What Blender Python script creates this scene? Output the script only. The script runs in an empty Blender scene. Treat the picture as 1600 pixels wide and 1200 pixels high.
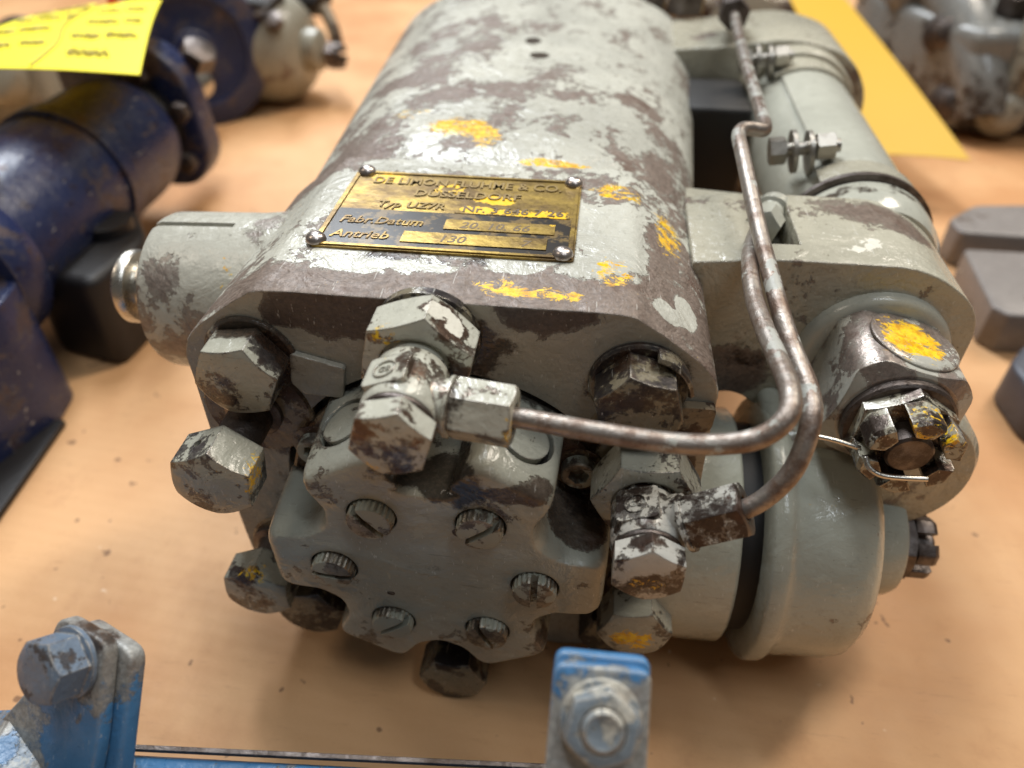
import bpy, bmesh, random
from math import sin, cos, pi, radians, hypot, atan2, sqrt, tan
from mathutils import Vector, Matrix, Euler

random.seed(7)
S = 0.001                       # every number below is in millimetres
SC = bpy.context.scene

# ------------------------------------------------------------------ camera
P, PSI = radians(40), radians(6.8)
fw = Vector((-sin(PSI)*cos(P), cos(PSI)*cos(P), -sin(P)))
rt = Vector((cos(PSI), sin(PSI), 0))
up = rt.cross(fw)
cam_d = bpy.data.cameras.new('camera')
cam_d.lens = 26; cam_d.sensor_width = 36
cam_d.clip_start = 0.01; cam_d.clip_end = 50
cam = bpy.data.objects.new('camera', cam_d)
SC.collection.objects.link(cam)
R3 = Matrix((rt, up, -fw)).transposed()
cam.matrix_world = Matrix.Translation(Vector((37.8, -155.6, 240.5))*S) @ R3.to_4x4()
cam_d.dof.use_dof = True
cam_d.dof.focus_distance = 0.205
cam_d.dof.aperture_fstop = 7.5
SC.camera = cam

# ------------------------------------------------------------------ light
w = bpy.data.worlds.new('World'); SC.world = w; w.use_nodes = True
wn = w.node_tree.nodes; wb = wn['Background']
wb.inputs[0].default_value = (0.50, 0.47, 0.43, 1); wb.inputs[1].default_value = 0.19

def area(name, loc, target, sx, sy, power, col):
    l = bpy.data.lights.new(name, 'AREA'); l.shape = 'RECTANGLE'
    l.size = sx; l.size_y = sy; l.energy = power; l.color = col
    o = bpy.data.objects.new(name, l); SC.collection.objects.link(o)
    o.location = loc
    o.rotation_euler = (Vector(target)-Vector(loc)).to_track_quat('-Z', 'Y').to_euler()
    return o
area('ceiling_light', (-0.55, 1.35, 1.9), (0, 0.1, 0), 0.30, 1.5, 64, (0.90, 0.95, 1.0))
area('ceiling_light', (0.95, 1.0, 1.9), (0, 0.1, 0), 0.30, 1.3, 34, (1.0, 0.90, 0.77))
area('ceiling_light', (-1.3, -0.1, 1.7), (0, 0.1, 0), 0.5, 0.5, 5, (1.0, 0.86, 0.70))
area('ceiling_light', (0.45, -0.35, 2.0), (0, 0.1, 0), 0.16, 1.2, 11, (0.84, 0.92, 1.0))
SC.view_settings.view_transform = 'Standard'
SC.view_settings.look = 'None'
SC.view_settings.exposure = 0.0
SC.view_settings.gamma = 1.0

# ------------------------------------------------------------------ materials
def srgb(r, g, b):
    f = lambda c: (c/255/12.92) if c/255 <= 0.04045 else ((c/255+0.055)/1.055)**2.4
    return (f(r), f(g), f(b), 1)

class NT:
    def __init__(s, name):
        s.m = bpy.data.materials.new(name); s.m.use_nodes = True
        s.t = s.m.node_tree; s.n = s.t.nodes; s.l = s.t.links
        s.b = s.n['Principled BSDF']
        g = s.n.new('ShaderNodeNewGeometry')
        sc = s.n.new('ShaderNodeVectorMath'); sc.operation = 'SCALE'; sc.inputs['Scale'].default_value = 1000
        s.l.new(g.outputs['Position'], sc.inputs[0]); s.P = sc.outputs[0]; s.N = g.outputs['Normal']
    def put(s, sock, v):
        if hasattr(v, 'is_output') or isinstance(v, bpy.types.NodeSocket): s.l.new(v, sock)
        else: sock.default_value = v
    def math(s, op, a, b=0.0, c=None, clamp=False):
        n = s.n.new('ShaderNodeMath'); n.operation = op; n.use_clamp = clamp
        s.put(n.inputs[0], a); s.put(n.inputs[1], b)
        if c is not None: s.put(n.inputs[2], c)
        return n.outputs[0]
    def noise(s, scale, detail=4, rough=0.55, off=0.0, dist=0.0, vec=None, stretch=None):
        mp = s.n.new('ShaderNodeMapping'); s.l.new(vec or s.P, mp.inputs[0])
        mp.inputs['Location'].default_value = (off, off*1.7, off*0.6)
        if stretch: mp.inputs['Scale'].default_value = stretch
        n = s.n.new('ShaderNodeTexNoise'); s.l.new(mp.outputs[0], n.inputs['Vector'])
        n.inputs['Scale'].default_value = scale; n.inputs['Detail'].default_value = detail
        n.inputs['Roughness'].default_value = rough; n.inputs['Distortion'].default_value = dist
        return n.outputs['Fac']
    def step(s, v, lo, hi):
        n = s.n.new('ShaderNodeMapRange'); n.interpolation_type = 'SMOOTHSTEP'
        s.put(n.inputs[0], v); n.inputs[1].default_value = lo; n.inputs[2].default_value = hi
        return n.outputs[0]
    def mix(s, f, a, b, mode='MIX'):
        n = s.n.new('ShaderNodeMix'); n.data_type = 'RGBA'; n.blend_type = mode
        s.put(n.inputs[0], f); s.put(n.inputs[6], a); s.put(n.inputs[7], b)
        return n.outputs[2]
    def blob(s, c, r, k):
        """k at the centre of an ellipsoid falling to 0 at its edge"""
        if not hasattr(r, '__len__'): r = (r, r, r)
        a = s.n.new('ShaderNodeVectorMath'); a.operation = 'SUBTRACT'; s.l.new(s.P, a.inputs[0]); a.inputs[1].default_value = c
        d = s.n.new('ShaderNodeVectorMath'); d.operation = 'DIVIDE'; s.l.new(a.outputs[0], d.inputs[0]); d.inputs[1].default_value = r
        e = s.n.new('ShaderNodeVectorMath'); e.operation = 'LENGTH'; s.l.new(d.outputs[0], e.inputs[0])
        m = s.n.new('ShaderNodeMapRange'); m.interpolation_type = 'SMOOTHSTEP'
        s.l.new(e.outputs['Value'], m.inputs[0])
        m.inputs[1].default_value = 0.35; m.inputs[2].default_value = 1.0; m.inputs[3].default_value = k; m.inputs[4].default_value = 0
        return m.outputs[0]
    def blobs(s, base, lst):
        v = base
        for c, r, k in lst: v = s.math('ADD', v, s.blob(c, r, k))
        return v

GREY = srgb(171, 170, 159)
PRIM = srgb(114, 100, 90)
YEL = srgb(244, 204, 30)
def paint(name, base=GREY, under=PRIM, thr=0.60, scale=0.035, peel=(), yellow=(), grime=(), gthr=0.66,
          edge=0.25, under_metal=0.25, rough=0.42, bump=0.25, light=0.25, bevel=0.5, stretch=None, ythr=0.62, prough=0.12, lump=0.0, mot=0.34, gcol=srgb(38, 25, 16), white=()):
    t = NT(name)
    n1 = t.noise(scale, 7, 0.62, off=(sum(map(ord, name))*7) % 97, dist=0.25, stretch=stretch)
    n2 = t.noise(scale*5.5, 6, 0.7, off=61, dist=0.4)
    v = t.blobs(t.math('ADD', n1, t.math('MULTIPLY', t.math('SUBTRACT', n2, 0.5), mot)), peel)
    fine = t.noise(0.9, 4, 0.6)
    # worn edges
    wear = None
    if edge > 0:
        bv = t.n.new('ShaderNodeBevel'); bv.samples = 3; bv.inputs['Radius'].default_value = 1.0*S
        dt = t.n.new('ShaderNodeVectorMath'); dt.operation = 'DOT_PRODUCT'
        t.l.new(bv.outputs[0], dt.inputs[0]); t.l.new(t.N, dt.inputs[1])
        wear = t.math('SUBTRACT', 1.0, dt.outputs['Value'])
        v = t.math('ADD', v, t.math('MULTIPLY', t.step(wear, 0.02, 0.14), edge))
    peelm = t.step(v, thr, thr+0.012)
    rim = t.step(v, thr-0.035, thr)                      # slightly stained paint at the broken edge
    old = t.math('MULTIPLY', t.step(v, thr+0.012, thr+0.02), t.math('SUBTRACT', 1, t.step(v, thr+0.035, thr+0.055)))   # an older coat showing at the break
    big = t.noise(0.02, 3, 0.5, off=31)
    cb = t.mix(t.step(big, 0.35, 0.7), base, tuple(min(1, c*(1+light)) for c in base[:3])+(1,))
    cb = t.mix(t.math('MULTIPLY', t.step(t.noise(0.25, 6, 0.7, off=9), 0.5, 0.8), 0.45), cb, tuple(c*0.62 for c in base[:3])+(1,))
    cb = t.mix(t.math('MULTIPLY', rim, 0.22), cb, srgb(120, 112, 92))
    cb = t.mix(t.math('MULTIPLY', t.step(t.noise(0.10, 5, 0.7, off=83, stretch=(0.5, 1.6, 1)), 0.58, 0.64), 0.5), cb, tuple(min(1, c*1.28) for c in base[:3])+(1,))
    cu = t.mix(t.step(t.noise(0.6, 6, 0.75, off=4), 0.3, 0.75), tuple(c*0.72 for c in under[:3])+(1,), tuple(min(1, c*1.35) for c in under[:3])+(1,))
    cu = t.mix(t.math('MULTIPLY', t.step(t.noise(0.07, 5, 0.6, off=14), 0.52, 0.72), 0.6), cu, srgb(84, 58, 44))
    col = t.mix(peelm, cb, t.mix(t.math('MULTIPLY', old, 0.55), cu, tuple(a*0.55+b*0.35 for a, b in zip(base[:3], under[:3]))+(1,)))
    scr = t.math('MULTIPLY', t.step(t.noise(0.8, 3, 0.6, off=12, stretch=(0.12, 1.5, 1.5)), 0.66, 0.70), 0.45)
    col = t.mix(scr, col, tuple(min(1, c*0.5) for c in base[:3])+(1,))
    scr2 = t.math('MULTIPLY', t.step(t.noise(0.9, 3, 0.6, off=44, stretch=(1.4, 0.10, 0.4)), 0.67, 0.70), 0.5)
    col = t.mix(scr2, col, srgb(206, 204, 196))
    spk = t.math('MULTIPLY', t.step(t.noise(0.5, 4, 0.8, off=27), 0.68, 0.72), 0.75)
    col = t.mix(spk, col, srgb(74, 58, 46))
    metal = t.math('MULTIPLY', peelm, under_metal)
    if white:
        wv = t.blobs(t.noise(0.12, 5, 0.6, off=70), white)
        wm = t.step(wv, 0.75, 0.78); col = t.mix(wm, col, srgb(214, 210, 196)); metal = t.math('MULTIPLY', metal, t.math('SUBTRACT', 1, wm))
    if yellow:
        yn = t.math('MULTIPLY_ADD', t.noise(0.30, 8, 0.78, off=50, dist=0.8, stretch=(0.75, 1.25, 1)), 2.6, -0.98)
        yv = t.blobs(yn, yellow)
        ym = t.step(yv, ythr+0.16, ythr+0.20)
        col = t.mix(ym, col, t.mix(t.step(t.noise(0.35, 5, 0.7, off=5), 0.35, 0.65), YEL, srgb(204, 146, 22)))
        metal = t.math('MULTIPLY', metal, t.math('SUBTRACT', 1, ym))
    if wear is not None:
        em = t.math('MULTIPLY', t.step(wear, 0.05, 0.16), t.step(t.noise(0.3, 5, 0.7, off=71), 0.40, 0.56))
        col = t.mix(t.math('MULTIPLY', em, 0.75), col, srgb(196, 190, 178)); metal = t.math('ADD', metal, t.math('MULTIPLY', em, 0.35), clamp=True)
    gv = t.blobs(t.noise(0.11, 6, 0.7, off=22), grime)
    gm = t.step(gv, gthr, gthr+0.16)
    col = t.mix(t.math('MULTIPLY', gm, 0.9), col, t.mix(t.step(fine, 0.4, 0.7), gcol, tuple(c*2.6 for c in gcol[:3])+(1,)))
    t.put(t.b.inputs['Base Color'], col)
    t.put(t.b.inputs['Metallic'], t.math('MULTIPLY', metal, t.math('SUBTRACT', 1, gm)))
    r = t.math('ADD', rough, t.math('MULTIPLY', peelm, prough))
    r = t.math('ADD', r, t.math('MULTIPLY', t.math('SUBTRACT', t.noise(0.3, 4), 0.5), 0.5))
    r = t.math('SUBTRACT', t.math('SUBTRACT', r, 0.06), t.math('MULTIPLY', gm, 0.14), clamp=True)
    t.put(t.b.inputs['Roughness'], r)
    h = t.math('ADD', t.math('MULTIPLY', t.math('SUBTRACT', 1, peelm), 0.22), t.math('MULTIPLY', t.noise(0.16, 5, 0.6, off=3), 0.5))
    h = t.math('ADD', h, t.math('MULTIPLY', fine, 0.10))
    if lump: h = t.math('ADD', h, t.math('MULTIPLY', t.noise(0.07, 4, 0.6, off=66, dist=0.6), lump))
    bn = t.n.new('ShaderNodeBump'); bn.inputs['Strength'].default_value = bump*2.2; bn.inputs['Distance'].default_value = 0.9*S
    t.l.new(h, bn.inputs['Height'])
    if bevel:
        b2 = t.n.new('ShaderNodeBevel'); b2.samples = 3; b2.inputs['Radius'].default_value = bevel*S
        t.l.new(b2.outputs[0], bn.inputs['Normal'])
    t.l.new(bn.outputs[0], t.b.inputs['Normal'])
    return t.m

def metalm(name, col, rough=0.35, metallic=1.0, stain=0.4, scol=srgb(70, 48, 36), scale=0.15, bump=0.2, bevel=0.3, thr=0.5, patch=None, pthr=0.6):
    t = NT(name)
    st = t.step(t.noise(scale, 7, 0.72, off=(sum(map(ord, name))*5) % 51), thr, thr+0.2)
    c = t.mix(t.math('MULTIPLY', st, stain), col, scol)
    c = t.mix(t.math('MULTIPLY', t.noise(1.3, 3), 0.25), c, tuple(k*0.5 for k in col[:3])+(1,))
    m = t.math('SUBTRACT', metallic, t.math('MULTIPLY', st, 0.35*metallic), clamp=True)
    if patch:
        pm = t.step(t.noise(0.07, 6, 0.65, off=77), pthr, pthr+0.02)
        c = t.mix(pm, c, patch); m = t.math('MULTIPLY', m, t.math('SUBTRACT', 1, pm))
    t.put(t.b.inputs['Base Color'], c); t.put(t.b.inputs['Metallic'], m)
    t.put(t.b.inputs['Roughness'], t.math('ADD', rough-0.12, t.math('MULTIPLY', t.noise(0.4, 5, 0.7), 0.35), clamp=True))
    bn = t.n.new('ShaderNodeBump'); bn.inputs['Strength'].default_value = bump; bn.inputs['Distance'].default_value = 0.5*S
    t.l.new(t.math('ADD', t.noise(0.5, 5, 0.7), t.math('MULTIPLY', st, 0.3)), bn.inputs['Height'])
    if bevel:
        b2 = t.n.new('ShaderNodeBevel'); b2.samples = 3; b2.inputs['Radius'].default_value = bevel*S
        t.l.new(b2.outputs[0], bn.inputs['Normal'])
    t.l.new(bn.outputs[0], t.b.inputs['Normal'])
    return t.m

def flat(name, col, rough=0.5, metallic=0.0, bump=0.0):
    t = NT(name)
    n = t.noise(0.25, 5, 0.65)
    t.put(t.b.inputs['Base Color'], t.mix(n, tuple(c*0.8 for c in col[:3])+(1,), tuple(min(1, c*1.15) for c in col[:3])+(1,)))
    t.b.inputs['Roughness'].default_value = rough; t.b.inputs['Metallic'].default_value = metallic
    if bump:
        bn = t.n.new('ShaderNodeBump'); bn.inputs['Strength'].default_value = bump; bn.inputs['Distance'].default_value = S
        t.l.new(n, bn.inputs['Height']); t.l.new(bn.outputs[0], t.b.inputs['Normal'])
    return t.m

# ------------------------------------------------------------------ mesh helpers
def frame(o, axis, xd=None):
    """matrix whose local Z is `axis` at origin o"""
    z = Vector(axis).normalized()
    x = Vector(xd) if xd is not None else (Vector((0, 0, 1)) if abs(z.z) < 0.9 else Vector((1, 0, 0)))
    x = (x - z*x.dot(z)).normalized(); y = z.cross(x)
    return Matrix.Translation(Vector(o)) @ Matrix((x, y, z)).transposed().to_4x4()

def grid_faces(bm, rings, closed=True, cap0=True, cap1=True):
    vr = [[bm.verts.new(p) for p in r] for r in rings]
    n = len(vr[0])
    for a, b in zip(vr, vr[1:]):
        for i in range(n if closed else n-1):
            j = (i+1) % n
            try: bm.faces.new((a[i], a[j], b[j], b[i]))
            except ValueError: pass
    if cap0: bm.faces.new(list(reversed(vr[0])))
    if cap1: bm.faces.new(vr[-1])
    return vr

def lathe(bm, prof, seg=48, M=Matrix()):
    rings = [[M @ Vector((r*cos(2*pi*i/seg), r*sin(2*pi*i/seg), z)) for i in range(seg)] for r, z in prof]
    grid_faces(bm, rings)

def prism(bm, poly, z0, z1, M=Matrix()):
    grid_faces(bm, [[M @ Vector((x, y, z)) for x, y in poly] for z in (z0, z1)])

def box(bm, x0, x1, y0, y1, z0, z1, M=Matrix()):
    prism(bm, [(x0, y0), (x1, y0), (x1, y1), (x0, y1)], z0, z1, M)

def polynut(bm, af, h0, h1, n=6, rc=None, rot=0.0, M=Matrix(), hole=None, depth=1.5, base_ch=False, k=0.58, seg=None, dome=0.0, rmax=99.0):
    """n-sided nut or bolt head with a turned chamfer on its outer face"""
    seg = seg or n*10
    rc = rc or af/2*0.97
    def R(a):
        b = (a % (2*pi/n)) - pi/n
        return min(af/2/cos(b), rmax)
    A = [2*pi*i/seg for i in range(seg)]
    pt = lambda r, a, z: M @ Vector((r*cos(a+rot), r*sin(a+rot), z))
    rings = []
    if base_ch: rings.append([pt(min(R(a), rc*1.0), a, h0) for a in A]); rings.append([pt(R(a), a, h0+max(0, R(a)-rc)*k) for a in A])
    else: rings.append([pt(R(a), a, h0) for a in A])
    rings.append([pt(R(a), a, h1-max(0, R(a)-rc)*k) for a in A])
    rings.append([pt(min(rc, R(a)), a, h1) for a in A])
    if hole:
        rings.append([pt(hole, a, h1) for a in A]); rings.append([pt(hole*0.96, a, h1-depth) for a in A])
    elif dome:
        rings.append([pt(rc*0.6, a, h1+dome*0.8) for a in A]); rings.append([pt(rc*0.2, a, h1+dome) for a in A])
    grid_faces(bm, rings)

def catmull(pts, sub=8, closed=False):
    pts = [Vector(p) for p in pts]; out = []
    n = len(pts)
    for i in range(n if closed else n-1):
        g = lambda k: pts[k % n] if closed else pts[max(0, min(n-1, k))]
        p0, p1, p2, p3 = g(i-1), g(i), g(i+1), g(i+2)
        for s in range(sub):
            t = s/sub
            out.append(0.5*((2*p1)+(p2-p0)*t+(2*p0-5*p1+4*p2-p3)*t*t+(3*p1-p0-3*p2+p3)*t**3))
    if not closed: out.append(pts[-1])
    return out

def fillet(poly, r, seg=4):
    """round the corners of a 2-D polygon"""
    out = []; n = len(poly)
    for i in range(n):
        a, b, c = Vector(poly[i-1]), Vector(poly[i]), Vector(poly[(i+1) % n])
        rr = r[i] if hasattr(r, '__len__') else r
        u, v = (a-b), (c-b); lu, lv = u.length, v.length
        d = min(rr, lu*0.45, lv*0.45)
        if d < 1e-3: out.append((b.x, b.y)); continue
        p, q = b+u/lu*d, b+v/lv*d
        for s in range(seg+1):
            t = s/seg
            w_ = p*(1-t)**2+b*2*t*(1-t)+q*t*t
            out.append((w_.x, w_.y))
    return out

def tube(bm, pts, r, seg=14, sub=8, smooth=True):
    pts = catmull(pts, sub) if smooth else [Vector(p) for p in pts]
    rings = []; nrm = None
    for i, p in enumerate(pts):
        t = (pts[min(i+1, len(pts)-1)]-pts[max(i-1, 0)]).normalized()
        if nrm is None: nrm = t.orthogonal().normalized()
        nrm = (nrm - t*nrm.dot(t)).normalized(); bn = t.cross(nrm)
        rr = r[min(len(r)-1, int(i/len(pts)*len(r)))] if hasattr(r, '__len__') else r
        rings.append([p+(nrm*cos(2*pi*k/seg)+bn*sin(2*pi*k/seg))*rr for k in range(seg)])
    grid_faces(bm, rings)

def BM(): return bmesh.new()

def finish(bm, ang=32):
    bmesh.ops.remove_doubles(bm, verts=bm.verts, dist=1e-5)
    bmesh.ops.recalc_face_normals(bm, faces=bm.faces)
    for f in bm.faces: f.smooth = True
    for e in bm.edges:
        if len(e.link_faces) == 2 and e.calc_face_angle(0) > radians(ang): e.smooth = False

def obj(name, bm, mat, parent=None, ang=32, label=None, local=False):
    """one mesh object; vertices are given in world millimetres"""
    for v in bm.verts: v.co *= S
    # distances in metres are tiny; merge before scaling would be coarser
    bmesh.ops.recalc_face_normals(bm, faces=bm.faces)
    for f in bm.faces: f.smooth = True
    for e in bm.edges:
        if len(e.link_faces) == 2 and e.calc_face_angle(0) > radians(ang): e.smooth = False
    me = bpy.data.meshes.new(name); bm.to_mesh(me); bm.free()
    me.materials.append(mat)
    o = bpy.data.objects.new(name, me); SC.collection.objects.link(o)
    if parent is not None:
        o.parent = parent
        if parent.type == 'EMPTY' and not local: o.location = -parent.location
    if label: o['label'] = label
    return o

def thing(name, label, cat, loc, group=None):
    o = bpy.data.objects.new(name, None); SC.collection.objects.link(o)
    o.empty_display_size = 0.01
    o.location = Vector(loc)*S
    o['label'] = label; o['category'] = cat
    if group: o['group'] = group
    return o

def apply_mods(o):
    dg = bpy.context.evaluated_depsgraph_get(); dg.update()
    me = bpy.data.meshes.new_from_object(o.evaluated_get(dg))
    o.modifiers.clear(); old = o.data; o.data = me; me.name = old.name; bpy.data.meshes.remove(old)
    return o
def resmooth(o, ang=32):
    bm = BM(); bm.from_mesh(o.data)
    for f in bm.faces: f.smooth = True
    for e in bm.edges:
        e.smooth = not (len(e.link_faces) == 2 and e.calc_face_angle(0) > radians(ang))
    bm.to_mesh(o.data); bm.free()
def bevel(o, wdt, seg=3, ang=40):
    m = o.modifiers.new('b', 'BEVEL'); m.width = wdt*S; m.segments = seg; m.limit_method = 'ANGLE'; m.angle_limit = radians(ang)
    apply_mods(o); resmooth(o); return o
def cut(o, fn):
    bm = BM(); fn(bm)
    bmesh.ops.recalc_face_normals(bm, faces=bm.faces)
    for v in bm.verts: v.co *= S
    me = bpy.data.meshes.new('c'); bm.to_mesh(me); bm.free()
    c = bpy.data.objects.new('c', me); SC.collection.objects.link(c)
    if o.parent is not None: c.location = o.matrix_basis.translation; c.parent = o.parent
    m = o.modifiers.new('x', 'BOOLEAN'); m.operation = 'DIFFERENCE'; m.object = c; m.solver = 'EXACT'
    apply_mods(o); resmooth(o)
    bpy.data.objects.remove(c); return o

def text_bm(s, size, M, ext=0.35, align='LEFT', sx=1.0, shear=0.0):
    cu = bpy.data.curves.new('t', 'FONT'); cu.body = s; cu.size = size; cu.extrude = ext/2; cu.align_x = align
    cu.shear = shear; cu.resolution_u = 3; cu.offset = size*0.012
    o = bpy.data.objects.new('t', cu); SC.collection.objects.link(o)
    dg = bpy.context.evaluated_depsgraph_get(); dg.update()
    me = bpy.data.meshes.new_from_object(o.evaluated_get(dg))
    bm = BM(); bm.from_mesh(me)
    bpy.data.objects.remove(o); bpy.data.curves.remove(cu); bpy.data.meshes.remove(me)
    for v in bm.verts: v.co = M @ Vector((v.co.x*sx, v.co.y, v.co.z))
    return bm

# ------------------------------------------------------------------ the materials of the place
m_body = paint('body_paint', mot=0.62, thr=0.555, scale=0.05, light=0.30, rough=0.38, prough=0.24, lump=1.6, bump=0.55, under_metal=0.12, edge=0.22, stretch=(1, 0.72, 1), bevel=0.9,
    peel=[((0, 0, 135), (80, 27, 18), 0.40), ((62, 26, 122), (24, 50, 24), 0.17), ((-66, 20, 120), (22, 30, 20), 0.05), ((48, 12, 130), (30, 24, 14), 0.12), ((0, 84, 136), (60, 12, 10), 0.05), ((68, 118, 126), (20, 40, 20), 0.09),
          ((-10, 153, 136), (30, 18, 20), 0.16), ((28, 150, 136), (16, 12, 20), 0.16), ((-54, 120, 130), (22, 26, 20), 0.2),
          ((54, 160, 130), (16, 10, 20), 0.22), ((-46, 172, 134), (30, 16, 20), 0.18), ((58, 100, 126), (18, 30, 18), 0.10),
          ((-52, 88, 126), (26, 26, 20), 0.16), ((20, 215, 136), (36, 40, 20), -0.08), ((-30, 230, 136), (40, 40, 20), 0.06), ((-4, 118, 136), (26, 16, 12), 0.06),
          ((20, 96, 136), (40, 14, 12), -0.10), ((-20, 82, 136), (40, 7, 10), -0.12), ((-16, 15, 135), (30, 7, 9), -0.36), ((17, 19, 135), (10, 5, 9), -0.36), ((36, 20, 135), (8, 8, 9), -0.2), ((46, 38, 134), (14, 26, 12), -0.2), ((60, 12, 128), (6, 6, 9), -0.5), ((66, 18, 124), (5, 9, 9), -0.45), ((-48, 60, 130), (14, 24, 14), -0.1)],
    yellow=[((-14, 113, 135.5), (20, 13, 12), 0.62), ((-2, 103, 135.5), (9, 12, 12), 0.5), ((26, 89, 135.5), (24, 4, 12), 0.62), ((15, 8.7, 134.5), (11, 7, 12), 0.5), ((29, 6.5, 134.5), (14, 5, 12), 0.48),
            ((63, 58, 129), (9, 22, 12), 0.52), ((45, 19, 134), (9, 12, 12), 0.44), ((46, 70, 134.5), (14, 9, 12), 0.48), ((-35, 128, 134.5), (14, 8, 12), 0.34), ((-74, 32, 118), (8, 16, 16), 0.36),
            ((-4, 50, 134), (50, 34, 6), 0.22)],
    grime=[((-4, 21, 134.5), (44, 5, 6), 0.26), ((3, 222, 138), (6, 8, 8), 0.5), ((8, 200, 138), (7, 7, 8), 0.5), ((79, 50, 110), (5, 60, 30), 0.2)], gthr=0.70)
m_front = paint('front_face_paint', base=srgb(148, 144, 132), under=srgb(80, 70, 64), thr=0.615, scale=0.04, light=0.12, rough=0.36, lump=0.9, bump=0.3, under_metal=0.15, edge=0.05, bevel=0.6,
    peel=[((-22, 0, 130), (26, 8, 15), 0.3), ((-6, 0, 122), (10, 8, 9), 0.14), ((30, 0, 133), (20, 8, 8), 0.28), ((-40, 0, 130), (12, 8, 9), 0.24), ((60, 0, 108), (40, 10, 16), -0.1), ((20, 0, 112), (22, 6, 12), -0.2)],
    grime=[((5, 0, 121), (22, 10, 15), 0.36), ((53, 0, 113), (20, 10, 17), 0.36), ((-54, 0, 113), (19, 10, 16), 0.32), ((0, 0, 52), (80, 8, 70), 0.34), ((57, 0, 90), (20, 12, 20), 0.3), ((-57, 0, 90), (20, 12, 20), 0.28)], gthr=0.66)
m_cover = paint('cover_paint', base=srgb(156, 155, 142), under=srgb(88, 78, 68), thr=0.64, scale=0.055, light=0.12, rough=0.22, lump=1.2, bump=0.42, under_metal=0.15, edge=0.12, bevel=1.0,
    peel=[((-30, -28, 92), (14, 8, 12), 0.16), ((24, -28, 97), (14, 8, 5), 0.24), ((8, -30, 80), (2.2, 4, 2.0), 0.4), ((-17, -30, 63), (6, 4, 3), 0.12), ((-14, -30, 48), (2.0, 4, 1.6), 0.3), ((20, -30, 44), (7, 4, 4), 0.10), ((4, -30, 68), (8, 4, 4), 0.10), ((-45, -28, 54), (9, 8, 8), 0.2), ((36, -28, 28), (9, 14, 9), 0.14), ((42, -15, 76), (13, 16, 13), 0.5)],
    grime=[((6, -24, 98), (19, 15, 11), 0.55), ((-8, -24, 100), (14, 12, 8), 0.4), ((-15.4, -31, 85), (10, 5, 10), 0.12), ((14.4, -31, 85), (11, 5, 11), 0.22), ((29, -31, 60), (11, 5, 11), 0.2), ((-30, -31, 59), (11, 5, 11), 0.2), ((-15, -31, 33), (11, 5, 11), 0.2), ((15, -31, 33), (10, 5, 10), 0.15), ((0, -31, 62), (26, 5, 20), 0.05), ((0, 8, 58), (100, 26, 100), 0.5), ((-32, -30, 54), (14, 6, 6), 0.2), ((42, -12, 80), (12, 12, 14), 0.35), ((42, -30, 63), (8, 8, 5), 0.2), ((0, -33, 25), (20, 6, 8), 0.12)], gthr=0.68, gcol=srgb(34, 28, 24))
m_rust = paint('oily_casting', base=srgb(120, 105, 84), under=srgb(66, 47, 36), thr=0.50, scale=0.06, light=0.1, rough=0.34, bump=0.4, under_metal=0.2, edge=0, bevel=0, grime=[((0, 0, 58), 90, 0.16)], gthr=0.62)
m_bolt = paint('bolt_paint', base=srgb(154, 153, 140), under=srgb(80, 74, 72), thr=0.555, scale=0.075, light=0.15, rough=0.27, lump=1.7, bump=0.35, under_metal=0.55, edge=0.34, bevel=0.4,
    yellow=[((-47, -27, 93), (8, 9, 9), 0.45), ((-63, -22, 38), (8, 8, 6), 0.36), ((61.5, -22, 24), (11, 4, 8), 0.62)],
    grime=[((0, 6, 60), (160, 20, 150), 0.34), ((-54, -3, 121), (14, 7, 8), 0.34), ((-43, -5, 112), (8, 7, 10), 0.34)], gthr=0.66)
m_oilybolt = paint('oily_bolt_paint', base=srgb(112, 104, 86), under=srgb(56, 52, 52), thr=0.47, scale=0.07, light=0.15, rough=0.30, bump=0.3, under_metal=0.6, edge=0.10, bevel=0.4, grime=[((54, -4, 122), (16, 8, 10), 0.25)], gthr=0.66)
m_fit = paint('fitting_paint', base=srgb(172, 171, 158), under=srgb(92, 74, 62), thr=0.565, scale=0.07, light=0.15, rough=0.25, lump=0.9, bump=0.4, under_metal=0.6, edge=0.26, bevel=0.35,
    peel=[((6, -9, 137), (11, 8, 8), 0.3), ((-7, -40, 128), (14, 10, 14), 0.06), ((58, -30, 96), (16, 16, 14), 0.05)],
    yellow=[((-10, -14.5, 134), (6, 4, 5), 0.40), ((22, -33, 122), (2.6, 9, 9), 0.42), ((58, -43, 83.5), (7, 3, 3), 0.34), ((-6, -42, 118), (7, 3, 5), 0.36)],
    white=[((5, -9, 136.5), (11, 7, 8), 0.33)],
    grime=[((0, -20, 124), (15, 5, 14), 0.20), ((10, -33, 127), (4, 12, 12), 0.25), ((57, -17, 92), (14, 5, 14), 0.22), ((66, -30, 95), (5, 10, 10), 0.28), ((-3, -43, 122), (9, 4, 9), 0.22)], gthr=0.66)
m_darkfit = paint('dark_fitting_paint', base=srgb(176, 174, 166), under=srgb(66, 56, 50), thr=0.46, scale=0.075, light=0.15, rough=0.28, bump=0.3, under_metal=0.5, edge=-0.0001 if False else 0.0, bevel=0.35,
    peel=[((58, -43, 92), (8, 6, 7), -0.22), ((76, -30, 97), (14, 12, 14), 0.05)], yellow=[((58, -43, 83), (8, 3, 3.5), 0.42), ((81, -30, 98), (3, 6, 5), 0.3)], grime=[((62, -24, 92), (14, 8, 14), 0.12)], gthr=0.68)
m_screw = metalm('screw_steel', srgb(150, 142, 128), rough=0.36, metallic=0.85, stain=0.75, scol=srgb(52, 38, 30), scale=0.35, thr=0.42, patch=srgb(150, 150, 136), pthr=0.50)
m_dark = flat('dark_gap', srgb(13, 9, 7), rough=0.6)
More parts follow.
